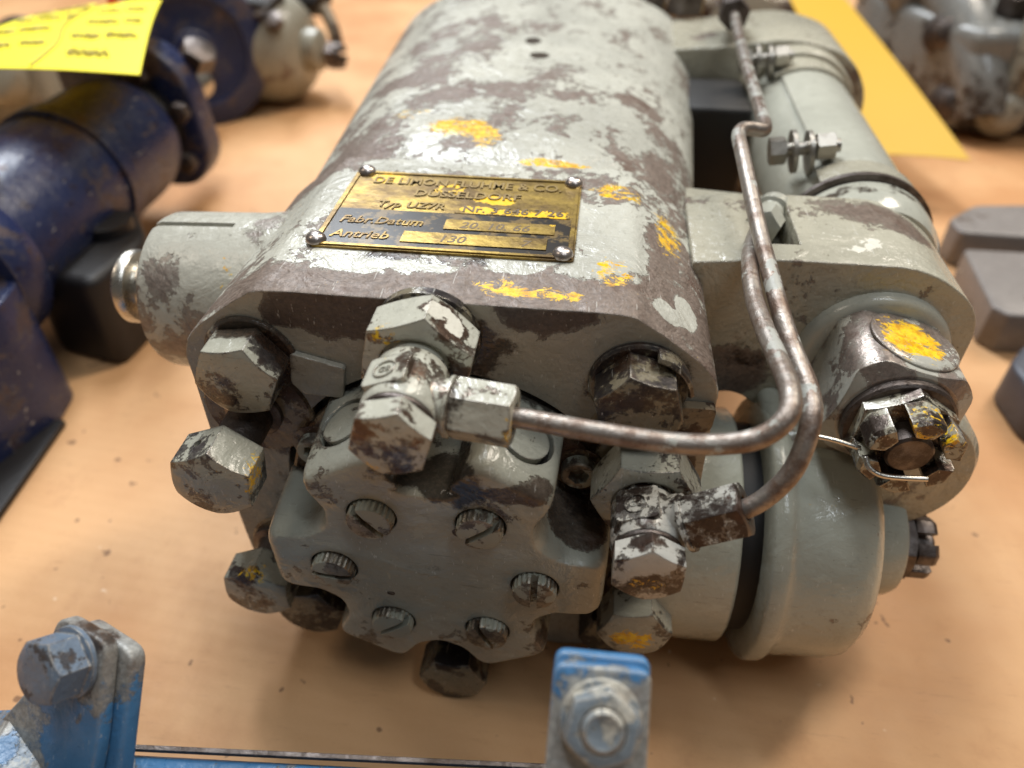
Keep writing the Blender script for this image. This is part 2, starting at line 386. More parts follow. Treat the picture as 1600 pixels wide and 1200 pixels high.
m_tube = metalm('tube_steel', srgb(158, 150, 142), rough=0.34, metallic=0.75, stain=0.9, scol=srgb(104, 80, 64), scale=0.11, thr=0.42, patch=srgb(166, 166, 158), pthr=0.565, bevel=0, bump=0.5)
m_steel = metalm('bright_steel', srgb(205, 200, 190), rough=0.24, metallic=1.0, stain=0.15, thr=0.6)
m_worn = metalm('worn_steel', srgb(110, 102, 98), rough=0.33, metallic=0.9, stain=0.75, scol=srgb(52, 36, 24), scale=0.16, thr=0.42, bump=0.5, bevel=0.4)
m_rivet = metalm('rivet_steel', srgb(190, 180, 174), rough=0.26, metallic=0.95, stain=0.5, scol=srgb(92, 70, 60), scale=0.5, thr=0.52, bevel=0)
m_arm = paint('arm_paint', base=srgb(158, 154, 138), thr=0.61, scale=0.04, light=0.25, rough=0.30, lump=1.5, bump=0.45, under_metal=0.1, edge=0.08, bevel=1.0,
    peel=[((130, 82, 124), (40, 14, 14), 0.16), ((85, 50, 80), (20, 10, 14), 0.2)], white=[((120, 62, 124), (26, 12, 8), 0.22)],
    grime=[((95, 50, 85), (20, 10, 20), 0.18), ((130, 49, 108), (40, 6, 14), 0.10), ((96, 76, 118), (10, 16, 12), 0.22)], gthr=0.68)
m_tank = paint('cylinder_paint', base=srgb(166, 166, 154), thr=0.70, scale=0.04, light=0.2, rough=0.22, bump=0.16, under_metal=0.2, edge=0.05, bevel=0.5, grime=[((134, 105, 120), (34, 8, 14), 0.24), ((134, 262, 120), (40, 20, 20), 0.14)], gthr=0.68)
m_gear = paint('gear_housing_paint', base=srgb(160, 161, 148), thr=0.69, scale=0.05, light=0.16, rough=0.18, lump=1.0, bump=0.28, under_metal=0.2, edge=0.05, bevel=0.8,
    yellow=[((128, 20, 58), (10, 14, 10), 0.4), ((118, 10, -14), (40, 26, 8), 0.26)], peel=[((92, -10, 0), (10, 20, 16), 0.14)], grime=[((100, 0, -14), (30, 30, 8), 0.2), ((128, 30, 64), (26, 14, 10), 0.3)], gthr=0.7)
m_eye = paint('eye_block_paint', base=srgb(158, 156, 146), under=srgb(138, 126, 118), thr=0.5, scale=0.06, light=0.3, rough=0.27, bump=0.26, under_metal=0.45, edge=0.1, bevel=0.7,
    yellow=[((134, 33, 110), (16, 14, 9), 0.72), ((122, 22, 98), (6, 5, 8), 0.28), ((146, 22, 98), (8, 5, 8), 0.34), ((134, 24, 103), (14, 3, 5), 0.3)], white=[((132, 34, 111), (11, 10, 6), 0.20)], grime=[((118, 30, 84), (5, 20, 24), 0.2), ((134, 22, 78), (22, 6, 12), 0.25)], gthr=0.68)
m_boss = paint('boss_paint', thr=0.555, scale=0.04, light=0.2, rough=0.34, lump=1.3, bump=0.42, under=srgb(132, 122, 114), under_metal=0.25, edge=0.1, bevel=0.8,
    peel=[((-88, 45, 108), (20, 20, 14), 0.06), ((-100, 62, 120), (8, 10, 8), -0.2)], yellow=[((-86, 38, 108), (6, 8, 9), 0.42), ((-82, 56, 120), (6, 6, 6), 0.38), ((-77, 36, 116), (5, 9, 9), 0.3)], grime=[((-95, 52, 117), (22, 3, 5), 0.2)])
m_castle = paint('castle_nut_paint', base=srgb(150, 146, 130), under=srgb(76, 66, 60), thr=0.47, scale=0.11, light=0.15, rough=0.26, bump=0.35, under_metal=0.7, edge=0.15, bevel=0.35,
    yellow=[((134, 4, 103), (16, 12, 9), 0.34), ((134, 2, 96), (16, 4, 9), 0.28)], grime=[((134, 14, 80), (17, 10, 12), 0.2)], gthr=0.66)

# brass of the nameplate, tarnished; black enamel behind the fields
def brass(name, tar=0.5):
    t = NT(name)
    n = t.noise(0.05, 6, 0.7, off=5, stretch=(0.6, 1, 1)); f = t.noise(0.5, 4, 0.6)
    c = t.mix(t.step(n, 0.38, 0.60), srgb(178, 150, 80), srgb(112, 92, 62))
    c = t.mix(t.math('MULTIPLY', t.step(f, 0.45, 0.75), tar), c, srgb(82, 62, 34))
    yv = t.blobs(t.math('MULTIPLY', t.noise(0.26, 6, 0.7, off=57), 0.9), [((-30, 69, 135), (9, 6, 5), 0.38), ((-8, 63, 135), (9, 7, 5), 0.28), ((8, 57, 135), (12, 5, 5), 0.36), ((18, 49, 135), (24, 4, 5), 0.34), ((28, 44, 135), (6, 5, 5), 0.30), ((2, 50, 135), (8, 4, 4), 0.36)])
    ym = t.step(yv, 0.72, 0.745)
    c = t.mix(ym, c, srgb(236, 190, 24))
    t.put(t.b.inputs['Base Color'], c)
    t.put(t.b.inputs['Metallic'], t.math('MULTIPLY', 0.85, t.math('SUBTRACT', 1, ym)))
    t.put(t.b.inputs['Roughness'], t.math('ADD', 0.22, t.math('MULTIPLY', f, 0.3)))
    bn = t.n.new('ShaderNodeBump'); bn.inputs['Strength'].default_value = 0.5; bn.inputs['Distance'].default_value = 0.5*S
    t.l.new(t.noise(0.12, 5, 0.6), bn.inputs['Height']); t.l.new(bn.outputs[0], t.b.inputs['Normal'])
    return t.m
m_brass = brass('tarnished_brass', 0.5); m_brass2 = brass('brass_letters', 0.45)
def enamel():
    t = NT('black_enamel')
    n = t.step(t.noise(0.12, 6, 0.7, off=40), 0.52, 0.60)
    t.put(t.b.inputs['Base Color'], t.mix(n, srgb(38, 32, 26), srgb(112, 92, 54)))
    t.b.inputs['Roughness'].default_value = 0.32; return t.m
m_enamel = enamel()

# ------------------------------------------------------------------ the table: cardboard
def cardboard():
    t = NT('cardboard')
    a = t.noise(0.006, 4, 0.6, off=2); b = t.noise(0.05, 6, 0.7, off=8); c = t.noise(0.7, 3, 0.6)
    col = t.mix(t.step(a, 0.36, 0.62), srgb(188, 136, 88), srgb(212, 166, 118))
    col = t.mix(t.math('MULTIPLY', t.step(b, 0.55, 0.80), 0.4), col, srgb(176, 128, 88))
    col = t.mix(t.math('MULTIPLY', c, 0.15), col, srgb(170, 126, 88))
    d2 = t.noise(0.013, 6, 0.65, off=33, stretch=(1, 0.5, 1)); col = t.mix(t.math('MULTIPLY', t.step(d2, 0.52, 0.72), 0.35), col, srgb(158, 108, 66))
    fb = t.noise(0.5, 4, 0.7, off=15, stretch=(0.15, 1.4, 1)); col = t.mix(t.math('MULTIPLY', t.step(fb, 0.60, 0.70), 0.22), col, srgb(140, 98, 62))
    sp = t.step(t.noise(0.13, 2, 0.5, off=91), 0.72, 0.75)
    col = t.mix(t.math('MULTIPLY', sp, 0.7), col, srgb(96, 62, 38))
    pale = t.step(t.noise(0.16, 2, 0.5, off=19), 0.77, 0.80)
    col = t.mix(t.math('MULTIPLY', pale, 0.5), col, srgb(236, 214, 186))
    t.put(t.b.inputs['Base Color'], col)
    t.put(t.b.inputs['Roughness'], t.math('ADD', 0.5, t.math('MULTIPLY', b, 0.2)))
    w_ = t.n.new('ShaderNodeTexWave'); w_.inputs['Scale'].default_value = 0.05; w_.inputs['Distortion'].default_value = 0.4
    mp = t.n.new('ShaderNodeMapping'); mp.inputs['Rotation'].default_value = (0, 0, radians(96)); t.l.new(t.P, mp.inputs[0]); t.l.new(mp.outputs[0], w_.inputs['Vector'])
    bn = t.n.new('ShaderNodeBump'); bn.inputs['Strength'].default_value = 0.35; bn.inputs['Distance'].default_value = S
    t.l.new(t.math('ADD', t.math('MULTIPLY', w_.outputs['Fac'], 0.15), t.math('MULTIPLY', b, 1.0)), bn.inputs['Height'])
    t.l.new(bn.outputs[0], t.b.inputs['Normal'])
    return t.m
m_card = cardboard()
ZF = -20.0
bm = BM(); box(bm, -1600, 1800, -900, 2600, ZF-5, ZF)
g = obj('ground', bm, m_card); g['kind'] = 'structure'

# ------------------------------------------------------------------ THE PUMP
pump = thing('lubrication_pump', 'worn grey-green pump with brass nameplate, steel oil lines and lobed front cover', 'pump', (0, 120, ZF))

# housing -----------------------------------------------------------
FRONT = [(0, 134.5), (24, 134.5), (47, 134.3), (54, 131.5), (62, 126), (70, 119.5), (74.5, 112), (75, 100), (76, 60), (75, 14), (66, -8), (46, -18), (20, -19), (0, -19)]
MID =   [(0, 137), (24, 136.4), (43, 133.4), (53, 129.5), (62, 124), (69.5, 117), (75, 108), (77, 96), (78, 60), (76, 15), (66, -7), (46, -17), (20, -19), (0, -19)]
def section(y, A, sx=1.0, sz=1.0):
    half = [(x*sx, z if z < 60 else 60+(z-60)*sz) for x, z in A]
    pts = half + [(-x, z) for x, z in reversed(half[1:-1])]
    c = catmull([(x, z, 0) for x, z in pts], 5, closed=True)
    return [Vector((p.x, y, p.y)) for p in c]
bm = BM()
rings = [section(0, FRONT), section(1.2, FRONT, 1.004, 1.004), section(40, FRONT, 1.0, 1.0), section(84, FRONT, 1.0, 1.0), section(87.5, FRONT, 0.995, 0.997),
         section(89.5, MID, 0.985, 0.975), section(96, MID, 1.0, 0.995), section(112, MID, 1.01, 1.0)]
for k in range(1, 9):
    y = 112+k*27; rings.append(section(y, MID, 1.01+0.022*k, 1.0+0.004*k))
rings.append(section(334, MID, 1.17, 1.0)); rings.append(section(338, MID, 1.10, 0.93))
grid_faces(bm, rings)
housing = obj('housing', bm, m_body, pump, ang=38)
housing.data.materials.append(m_front)
cut(housing, lambda b: (lathe(b, [(53.2, -3), (53.2, 9)], 96, frame((-0.3, 9, 58.6), (0, -1, 0))) ) if False else lathe(b, [(53.4, -4), (53.4, 8)], 96, frame((-0.3, 4, 58.6), (0, -1, 0))))
me = housing.data
for p in me.polygons:
    if p.normal.y < -0.75 and p.center.y < 0.012: p.material_index = 1
# plate the outlets sit on: raised pads round each outlet
CX, CZ = -0.3, 58.6
OUT = {}
for a in (30, 90, 150, 210, 270, 330):
    OUT[a] = (CX+66*cos(radians(a)), CZ+66*sin(radians(a)))
for a in (30, 150, 210, 270, 330):
    x, z = OUT[a]; bm = BM()
    lathe(bm, [(17, 10), (17, 0.2), (16, -0.8), (9, -0.8)][::1], 40, frame((x, 0, z), (0, 1, 0)))
    obj('outlet_pad', bm, m_rust, pump)

# lobed cover ---------------------------------------------------------
def cover_poly():
    pts = []; rad = []
    for k in range(6):
        a = radians(60*k)
        T = lambda r, s: (CX+r*cos(a)-s*sin(a), CZ+r*sin(a)+s*cos(a))
        vi = 37.5
        if k == 2: L = [(37.5, -13.5), (49.5, -12.0), (50.0, 12.0), (38, 12.5)]
        elif k == 1: L = [(38, -12.5), (50, -12), (49.5, 12), (38.5, 14.5)]
        else: L = [(38, -12.8), (50, -12), (50, 12), (38, 12.8)]
        pts += [T(*q) for q in L]; rad += [2.5, 4.5, 4.5, 2.5]
        b = a+radians(30)
        if k == 1: pts += [(CX+11, CZ+38.5), (CX+6, CZ+36.2), (CX-6, CZ+36.2), (CX-11, CZ+38.5)]; rad += [4, 5, 5, 4]
        else: pts.append((CX+35.5*cos(b), CZ+35.5*sin(b))); rad.append(6)
    return fillet(pts, rad, 5)
cp = cover_poly()
# local X,Y of the prism -> world X,Z ; local Z -> world -Y
MC = Matrix(((1, 0, 0, 0), (0, 0, -1, 0), (0, 1, 0, 0), (0, 0, 0, 1)))
bm = BM()
def scaled(poly, k): return [((x-CX)*k+CX, (z-CZ)*k+CZ) for x, z in poly]
rings = []
for yy, k in [(-2.5, 1.035), (23, 1.0), (26.2, 0.992), (28.6, 0.974), (29.7, 0.95), (30, 0.925)]:
    rings.append([MC @ Vector((x, z, yy)) for x, z in scaled(cp, k)])
grid_faces(bm, rings)
cover = obj('end_cover', bm, m_cover, pump, ang=50)
SCR = [(0, (29.7, 0), 90), (1, (14.6, 25.2), 40), (2, (-15.4, 25), -50), (3, (-29.7, 0.2), -5), (4, (-14.4, -24.9), 38), (5, (15.4, -25.1), -62)]
def holes(b):
    for k, (dx, dz), _ in SCR:
        lathe(b, [(7.1, -5), (7.1, 5)], 40, frame((CX+dx, -31.2, CZ+dz), (0, -1, 0)))
cut(cover, holes)
# radial plugs in the two upper lobes: a groove round a plug
for a in (60, 120):
    d = Vector((cos(radians(a)), 0, sin(radians(a))))
    o_ = Vector((CX, -13.5, CZ))+d*51.5
    def ring(b, o_=o_, d=d):
        M = frame(o_, d)
        rings = [[M @ Vector((r*cos(2*pi*i/48), r*sin(2*pi*i/48), z)) for i in range(48)] for r, z in [(8.6, 4), (8.6, -5), (7.0, -5), (7.0, 4)]]
        grid_faces(b, rings+[rings[0]], cap0=False, cap1=False)
        bmesh.ops.remove_doubles(b, verts=b.verts, dist=0.01)
    cut(cover, ring)
# near-black floors of the plug grooves and screw holes
for k, (dx, dz), _ in SCR:
    bm = BM(); lathe(bm, [(6.95, 0), (6.95, 0.4)], 32, frame((CX+dx, -26.15, CZ+dz), (0, -1, 0)))
    obj('screw_recess', bm, m_dark, cover)
for a in (60, 120):
    d = Vector((cos(radians(a)), 0, sin(radians(a)))); o_ = Vector((CX, -13.5, CZ))+d*46.7
    bm = BM(); M = frame(o_, d)
    rings = [[M @ Vector((r*cos(2*pi*i/48), r*sin(2*pi*i/48), z)) for i in range(48)] for r, z in [(8.5, 0), (8.5, 0.8), (7.1, 0.8), (7.1, 0)]]
    grid_faces(bm, rings+[rings[0]], cap0=False, cap1=False)
    obj('groove', bm, m_dark, cover)
# back flange of the cover with the sunk socket screws
bm = BM(); lathe(bm, [(51, -1.5), (51, 2.0), (50, 3)], 96, frame((CX, 0, CZ), (0, -1, 0)))
obj('cover_flange', bm, m_rust, pump)
for a in (30, 150, 330, 210):
    x, z = CX+46*cos(radians(a)), CZ+46*sin(radians(a))
    bm = BM(); M = frame((x, -2.0, z), (0, -1, 0), (1, 0, 0.3))
    sg = 48; A = [2*pi*i/sg for i in range(sg)]
    hx = lambda q: 2.75/cos((q % (pi/3))-pi/6)
    rings = [[M @ Vector((5.2*cos(q), 5.2*sin(q), h)) for q in A] for h in (0, 4.6)]
    rings.append([M @ Vector((4.8*cos(q), 4.8*sin(q), 5.1)) for q in A])
    rings.append([M @ Vector((3.4*cos(q), 3.4*sin(q), 5.1)) for q in A])
    rings.append([M @ Vector((hx(q)*cos(q), hx(q)*sin(q), 4.9)) for q in A])
    rings.append([M @ Vector((hx(q)*cos(q), hx(q)*sin(q), 1.6)) for q in A])
    grid_faces(bm, rings)
    obj('socket_screw', bm, m_screw, pump)
    bm = BM(); lathe(bm, [(7.6, 0), (7.6, 0.3)], 32, frame((x, -3.0, z), (0, -1, 0)))
    obj('oily_recess', bm, m_rust, pump)
# knurled slotted screws in the cover
for k, (dx, dz), sl in SCR:
    bm = BM(); M = frame((CX+dx, -26.4, CZ+dz), (0, -1, 0), (cos(radians(sl)), 0, sin(radians(sl))))
    n = 96; A = [2*pi*i/n for i in range(n)]
    def kr(i): return 6.45 if (i % 4) in (0, 1) else 6.05
    rings = [[M @ Vector((kr(i)*cos(q), kr(i)*sin(q), h)) for i, q in enumerate(A)] for h in (0, 6.0)]
    rings.append([M @ Vector((5.95*cos(q), 5.95*sin(q), 6.7)) for q in A])
    rings.append([M @ Vector((3.0*cos(q), 3.0*sin(q), 7.2)) for q in A])
    grid_faces(bm, rings)
    o = obj('cover_screw', bm, m_screw, cover, ang=30)
    cut(o, lambda b, M=M: box(b, -9, 9, -0.95, 0.95, 4.0, 9, M))

# nameplate -----------------------------------------------------------
MP = frame((0, 0, 134.6), (0, 0, 1), (1, 0, 0))
bm = BM(); X0, X1, Y0, Y1 = -41.7, 33.6, 23.2, 73.8
prism(bm, fillet([(X0, Y0), (X1, Y0), (X1, Y1), (X0, Y1)], 1.2, 3), 0, 0.8, MP)
plate = obj('nameplate', bm, m_brass, pump)
def strip(x0, x1, y0, y1, z0, z1, mat, name):
    b = BM(); box(b, x0, x1, y0, y1, z0, z1, MP); obj(name, b, mat, plate)
b = BM(); e = 1.1
box(b, X0+0.6, X1-0.6, Y0+0.6, Y0+0.6+e, 0.81, 1.25, MP); box(b, X0+0.6, X1-0.6, Y1-0.6-e, Y1-0.6, 0.81, 1.25, MP)
box(b, X0+0.6, X0+0.6+e, Y0+0.6+e, Y1-0.6-e, 0.81, 1.25, MP); box(b, X1-0.6-e, X1-0.6, Y0+0.6+e, Y1-0.6-e, 0.81, 1.25, MP)
obj('raised_rim', b, m_brass2, plate)
strip(X0+2.0, X1-2.0, Y0+2.1, 46.6, 0.81, 0.95, m_enamel, 'enamel_ground')
strip(-16.5, 25.5, 27.6, 33.8, 0.96, 1.25, m_brass2, 'field')
strip(-5.5, 27.2, 36.4, 42.4, 0.96, 1.25, m_brass2, 'field')
strip(-4, 31, 46.9, 52.6, 0.81, 1.05, m_brass2, 'field')
def letter(s, x, y, size, z=1.0, mat=None, sx=1.0, shear=0, al='LEFT', ext=0.5):
    o = obj('lettering', text_bm(s, size, MP @ Matrix.Translation((x, y, z)), ext, al, sx, shear), mat or m_brass2, plate, ang=20)
m_ink = flat('dark_lettering', srgb(100, 80, 48), rough=0.5)
m_inkbrass = metalm('shadowed_brass', srgb(138, 116, 70), rough=0.45, metallic=0.5, stain=0.5, bevel=0)  # duller brass for the upper rows of letters
letter('DE LIMON FLUHME & CO.', -3.5, 65.0, 6.4, sx=0.84, al='CENTER', mat=m_inkbrass, ext=0.3)
letter('DÜSSELDORF', -2, 57.2, 6.0, sx=0.95, al='CENTER', mat=m_inkbrass, ext=0.3)
letter('Typ UZ7R', -29, 48.8, 5.4, sx=0.92, shear=0.15, mat=m_inkbrass, ext=0.3)
letter('Nr. 3 646 7 26', -2, 48.0, 5.2, z=1.1, mat=m_ink, ext=0.25)
letter('Fabr.Datum', -37.5, 37.4, 5.9, sx=0.90, shear=0.2, ext=0.45)
letter('20. 10. 66', -1, 37.4, 5.2, z=1.2, mat=m_ink, shear=0.2, ext=0.2)
letter('Antrieb', -37.5, 28.6, 6.0, sx=0.92, shear=0.2, ext=0.45)
letter('130', -6, 28.6, 5.4, z=1.2, mat=m_ink, shear=0.2, ext=0.2)
letter('7', 18, 28.6, 5.0, z=1.2, mat=m_ink, shear=0.2, ext=0.2)
for x, y in ((X0+1.0, Y0+3.0), (X1-3.2, Y0+2.6), (X0+3.5, Y1-1.2), (X1-2.6, Y1-2.2)):
    b = BM(); lathe(b, [(3.0, 0), (3.0, 0.4), (2.75, 1.2), (2.0, 1.95), (1.0, 2.35), (0.3, 2.42)], 24, frame((x, y, 135.4), (0, 0, 1)))
    obj('rivet', b, m_rivet, plate, ang=60)

# corner bolts -------------------------------------------------------
def bolt_head(x, z, y0, h, af, mat, rot, rc=None, name='hex_bolt', dome=0.0, label=None):
    b = BM(); polynut(b, af, 0, h, 6, rc or af/2*0.96, radians(rot), frame((x, y0, z), (0, -1, 0), (1, 0, 0)), dome=dome)
    return obj(name, b, mat, pump, label=label)
bolt_head(-54.5, 112.5, -2.2, 11, 21, m_bolt, 8, label='hex bolt at the upper left corner of the front face, its head painted grey')
bolt_head(53.5, 113, -2.2, 11.5, 21, m_oilybolt, -14, label='oily dark hex bolt at the upper right corner of the front face')
bolt_head(-52, 6, -1, 14, 22, m_oilybolt, 10)
bolt_head(56, 4, 1, 12, 21, m_oilybolt, 10)
# lock-tab washers
b = BM(); lathe(b, [(13.4, 0), (13.4, 1.0), (12.8, 1.6), (10, 1.6)], 40, frame((-54.5, -0.1, 112.5), (0, -1, 0)))
obj('lock_washer', b, m_bolt, pump)
b = BM(); prism(b, fillet([(-44, 105), (-42.5, 115.5), (-27.5, 111.5), (-29.5, 100.5), (-41, 101)], 1.0, 3), 0.1, 2.0, MC)
obj('lock_tab', b, m_front, pump)
b = BM(); lathe(b, [(13.6, 0), (13.6, 1.2), (12.8, 1.9), (10, 1.9)], 40, frame((53.5, -0.1, 113), (0, -1, 0)))
obj('lock_washer', b, m_oilybolt, pump)
b = BM()     # the bent-up part of the right washer: a curved lip
A = [radians(q) for q in range(8, 76, 6)]
sec = [(12.6, 2), (13.9, 2), (14.2, 6.5), (13.2, 7.2), (12.6, 6.6)]
rings = []
for q in A:
    rings.append([MC @ Vector((53.5+r*cos(q), 113+r*sin(q), h)) for r, h in sec])
grid_faces(b, rings)
obj('bent_lip', b, m_oilybolt, pump, ang=40)
b = BM(); prism(b, fillet([(58, 97), (66, 92), (74.5, 101), (74.8, 108), (66, 108)], 1.2, 3), 0.2, 3.2, MC)
obj('lock_tab', b, m_rust, pump)

# outlet screws -------------------------------------------------------
def outlet_plug(a, y0, h, stem_r, rot, mat=m_bolt, af=21, hole=False, label=None, dxz=(0, 0)):
    x, z = OUT[a]; x += dxz[0]; z += dxz[1]
    b = BM(); lathe(b, [(stem_r+2.2, -0.2), (stem_r+2.2, 2.5), (stem_r, 3.2), (stem_r, y0+0.5)], 32, frame((x, 0, z), (0, -1, 0)))
    s = obj('stem', b, m_worn, pump)
    b = BM(); polynut(b, af, y0, y0+h, 6, af/2*0.97, radians(rot), frame((x, 0, z), (0, -1, 0), (1, 0, 0)), base_ch=False)
    o = obj('outlet_plug', b, mat, pump, label=label)
    if hole:
        q = radians(rot)
        for k in range(6):
            pass
        d = Vector((cos(radians(hole)), 0, sin(radians(hole))))
        cut(o, lambda bb: lathe(bb, [(1.25, -4), (1.25, 2)], 20, frame(Vector((x, -(y0+h*0.45), z))+d*af/2, d)))
        b = BM(); lathe(b, [(1.2, 0), (1.2, 0.2)], 16, frame(Vector((x, -(y0+h*0.45), z))+d*(af/2-3.7), d)); obj('drilled_hole', b, m_dark, o)
    return o
outlet_plug(150, 20, 12, 6.5, 22, hole=112, label='hex plug with a small drilled hole and yellow paint, left of the lobed cover', dxz=(-1, 0))
outlet_plug(210, 12, 11, 7, 26, dxz=(-6.5, 2), label='grey hex plug at the lower left of the cover')
outlet_plug(330, 10, 12, 7, 8, dxz=(4.5, 0), label='hex plug with a yellow painted face at the lower right')
outlet_plug(270, 14, 13, 6, 0, mat=m_oilybolt, label='greasy hex plug under the cover', dxz=(1.5, 0))

# banjo fittings ------------------------------------------------------
def banjo(a, side, lab, mats, dx=(0, 0), nutrot=0, rot2=20, sdir=(1, 0, 0), slen=14.5, so=10.8, fo=0.0, nut_af=26.5, ztw=0):
    x, z = OUT[a]; x += dx[0]; z += dx[1]
    M = frame((x, 0, z), (0, -1, 0), (1, 0, 0))
    b = BM(); lathe(b, [(14.5, -0.5), (14.5, 2.2), (13, 3.0), (11, 3.2)], 40, M); f = obj('sealing_ring', b, m_oilybolt, pump)
    b = BM(); lathe(b, [(nut_af/2*0.8, 1), (nut_af/2*0.8, 3+fo)], 40, M); polynut(b, nut_af, 2.8+fo, 15.5+fo, 6, nut_af/2*0.985, radians(nutrot), M, hole=9.6, depth=1.2, base_ch=True, k=0.5)
    big = obj('union_nut', b, mats[0], pump, label=lab+', the large nut against the housing')
    b = BM()
    lathe(b, [(8.2, 13.5), (8.2, 17.0+fo*0.7), (9.2, 17.6+fo*0.7), (9.6, 18.4+fo*0.7), (9.6, 33.0), (9.0, 34.4), (8.0, 34.8)], 48, M)
    d = Vector(sdir).normalized()
    c = Vector((x, -26.5, z))
    lathe(b, [(6.6, 4), (6.6, so), (6.0, so+0.6)], 32, frame(c, d))
    # flats of the banjo body: a raised panel to the upper left carrying the maker's stamp
    ring_o = obj('banjo_ring', b, mats[1], pump)
    e_ = Vector((-0.36, 0, 0.93))
    b = BM(); Mx = frame(c+e_*9.3, e_, (0.93, 0, 0.36))
    prism(b, fillet([(-5.6, -5.2), (5.6, -5.2), (5.6, 5.2), (-5.6, 5.2)], 1.5, 3), -1.5, 0.5, Mx); obj('flat', b, mats[1], ring_o)
    b = BM(); Mx2 = Mx @ Matrix.Translation((-0.4, -0.2, 0))
    rings = [[Mx2 @ Vector((r*cos(2*pi*i/28), r*sin(2*pi*i/28), h)) for i in range(28)] for r, h in [(3.1, 0.4), (3.0, 0.95), (2.6, 0.95), (2.5, 0.4)]]
    grid_faces(b, rings+[rings[0]], cap0=False, cap1=False); obj('stamped_ring', b, mats[1], ring_o)
    t = obj('stamped_letters', text_bm('GB', 2.6, Mx2 @ Matrix.Rotation(pi, 4, 'Z') @ Matrix.Translation((0, -1.0, 0.55)) @ Matrix.Rotation(pi, 4, 'Z') @ Matrix.Translation((0, -1.9, 0)), 0.5, 'CENTER'), mats[1], ring_o)
    b = BM(); lathe(b, [(8.9, 34.6), (9.2, 34.9), (9.2, 35.8), (8.6, 36.3)], 40, M); obj('sealing_ring', b, m_worn, pump)
    b = BM(); polynut(b, 17.4, 36.2, 42.8, 6, 8.5, radians(rot2), M, k=0.45); obj('banjo_bolt', b, mats[2], pump, label=lab+', its hex cap facing forward')
    # pipe nut
    b = BM(); c = c + (Vector((0.5, -1.8, 0.2)) if a == 30 else Vector((0, 0, 0))); Mn = frame(c+d*so, d, (0, 0, 1))
    lathe(b, [(7.6, 0), (7.6, 1.0), (6.6, 1.4)], 32, Mn)
    polynut(b, 13.2, 1.2, 1.2+slen, 6, 6.5, radians(30+ztw), Mn, hole=3.3, depth=1.0, base_ch=True)
    obj('pipe_nut', b, mats[3], pump, label=lab+', the small nut that holds the oil line')
    return c, d
cA, dA = banjo(90, 1, 'upper banjo fitting', (m_fit, m_fit, m_fit, m_fit), dx=(-3.0, -0.5), nutrot=18, rot2=14, sdir=(1, -0.10, -0.02), slen=14.8, nut_af=27)
cB, dB = banjo(30, 1, 'right banjo fitting', (m_bolt, m_darkfit, m_darkfit, m_darkfit), dx=(1.5, -6), nutrot=2, rot2=30, sdir=(0.83, -0.03, 0.50), slen=14.5, nut_af=26.5, ztw=12, so=10.2, fo=4.0)

# oil lines -----------------------------------------------------------
b = BM()
pA = [cA+dA*20, cA+dA*29, (40, -31.5, 123.6), (58, -33, 123.2), (70, -33, 124.0), (78.5, -32.4, 126.6), (83.6, -29.5, 130.6), (85.2, -22, 131.6), (84.8, -8, 130.4), (84.0, 6, 129), (83.6, 22, 128), (84.5, 38, 128), (87.5, 55, 125.5), (94, 78, 122)]
tube(b, pA, 2.5, 18, 8)
obj('oil_line', b, m_tube, pump, ang=60, label='steel oil line bending from the upper banjo fitting to the rear')
b = BM()
pB = [cB+dB*20, cB+dB*26.5, (86.4, -28.0, 104.5), (90.6, -25.5, 111.8), (93.2, -19, 120.5), (93.8, -10, 122.8), (91.8, 3, 124.8), (90, 16, 127.6), (88.9, 32, 130.2), (88.2, 50, 132.2), (87, 72, 136.6), (86.2, 92, 140.2), (86.0, 103, 141.6), (87.6, 108.5, 142), (91, 111, 141.6), (95.4, 112.6, 140.6), (97.2, 117, 140), (97.6, 126, 140), (98.4, 160, 140.2), (99.4, 200, 140.4), (102, 250, 140), (104, 284, 139.6)]
tube(b, pB, 2.5, 18, 8)
obj('oil_line', b, m_tube, pump, ang=60, label='steel oil line running from the right banjo fitting up to the rear bridge with a kink')
# union at the end of line A
b = BM(); M = frame((93.5, 74, 122.3), (0.35, 0.9, -0.14)); polynut(b, 11, 0, 10, 6, 5.4, 0.3, M, hole=3.2, base_ch=True); lathe(b, [(5, 9), (5, 16), (6.5, 16.5), (6.5, 22)], 24, M)
obj('pipe_nut', b, m_tank, pump)
b = BM(); M = frame((103.6, 275, 139.6), (0.05, 1, 0)); polynut(b, 14, 0, 13, 6, 6.8, 0.2, M, hole=3.2, base_ch=True); lathe(b, [(6.5, 12), (6.5, 26)], 24, M)
obj('pipe_nut', b, m_worn, pump)

# left boss with its pin ---------------------------------------------
b = BM(); M = frame((-60, 54, 96), (-1, 0, 0))
lathe(b, [(30, 0), (28.5, 14), (27.6, 38), (27.2, 45), (26.2, 47.2), (23.5, 48.6), (12, 49)], 72, M)
boss = obj('side_boss', b, m_boss, pump, ang=50)
cut(boss, lambda bb: box(bb, -111, -79, 50.8, 53.0, 118.5, 130))
b = BM(); lathe(b, [(10, 46), (10, 58.5), (9.0, 59), (9.0, 60.5), (12.4, 61), (13.2, 62), (13.2, 64.5), (12.2, 65.6), (9, 66.2)], 48, M)
obj('grease_pin', b, m_steel, boss, ang=40)

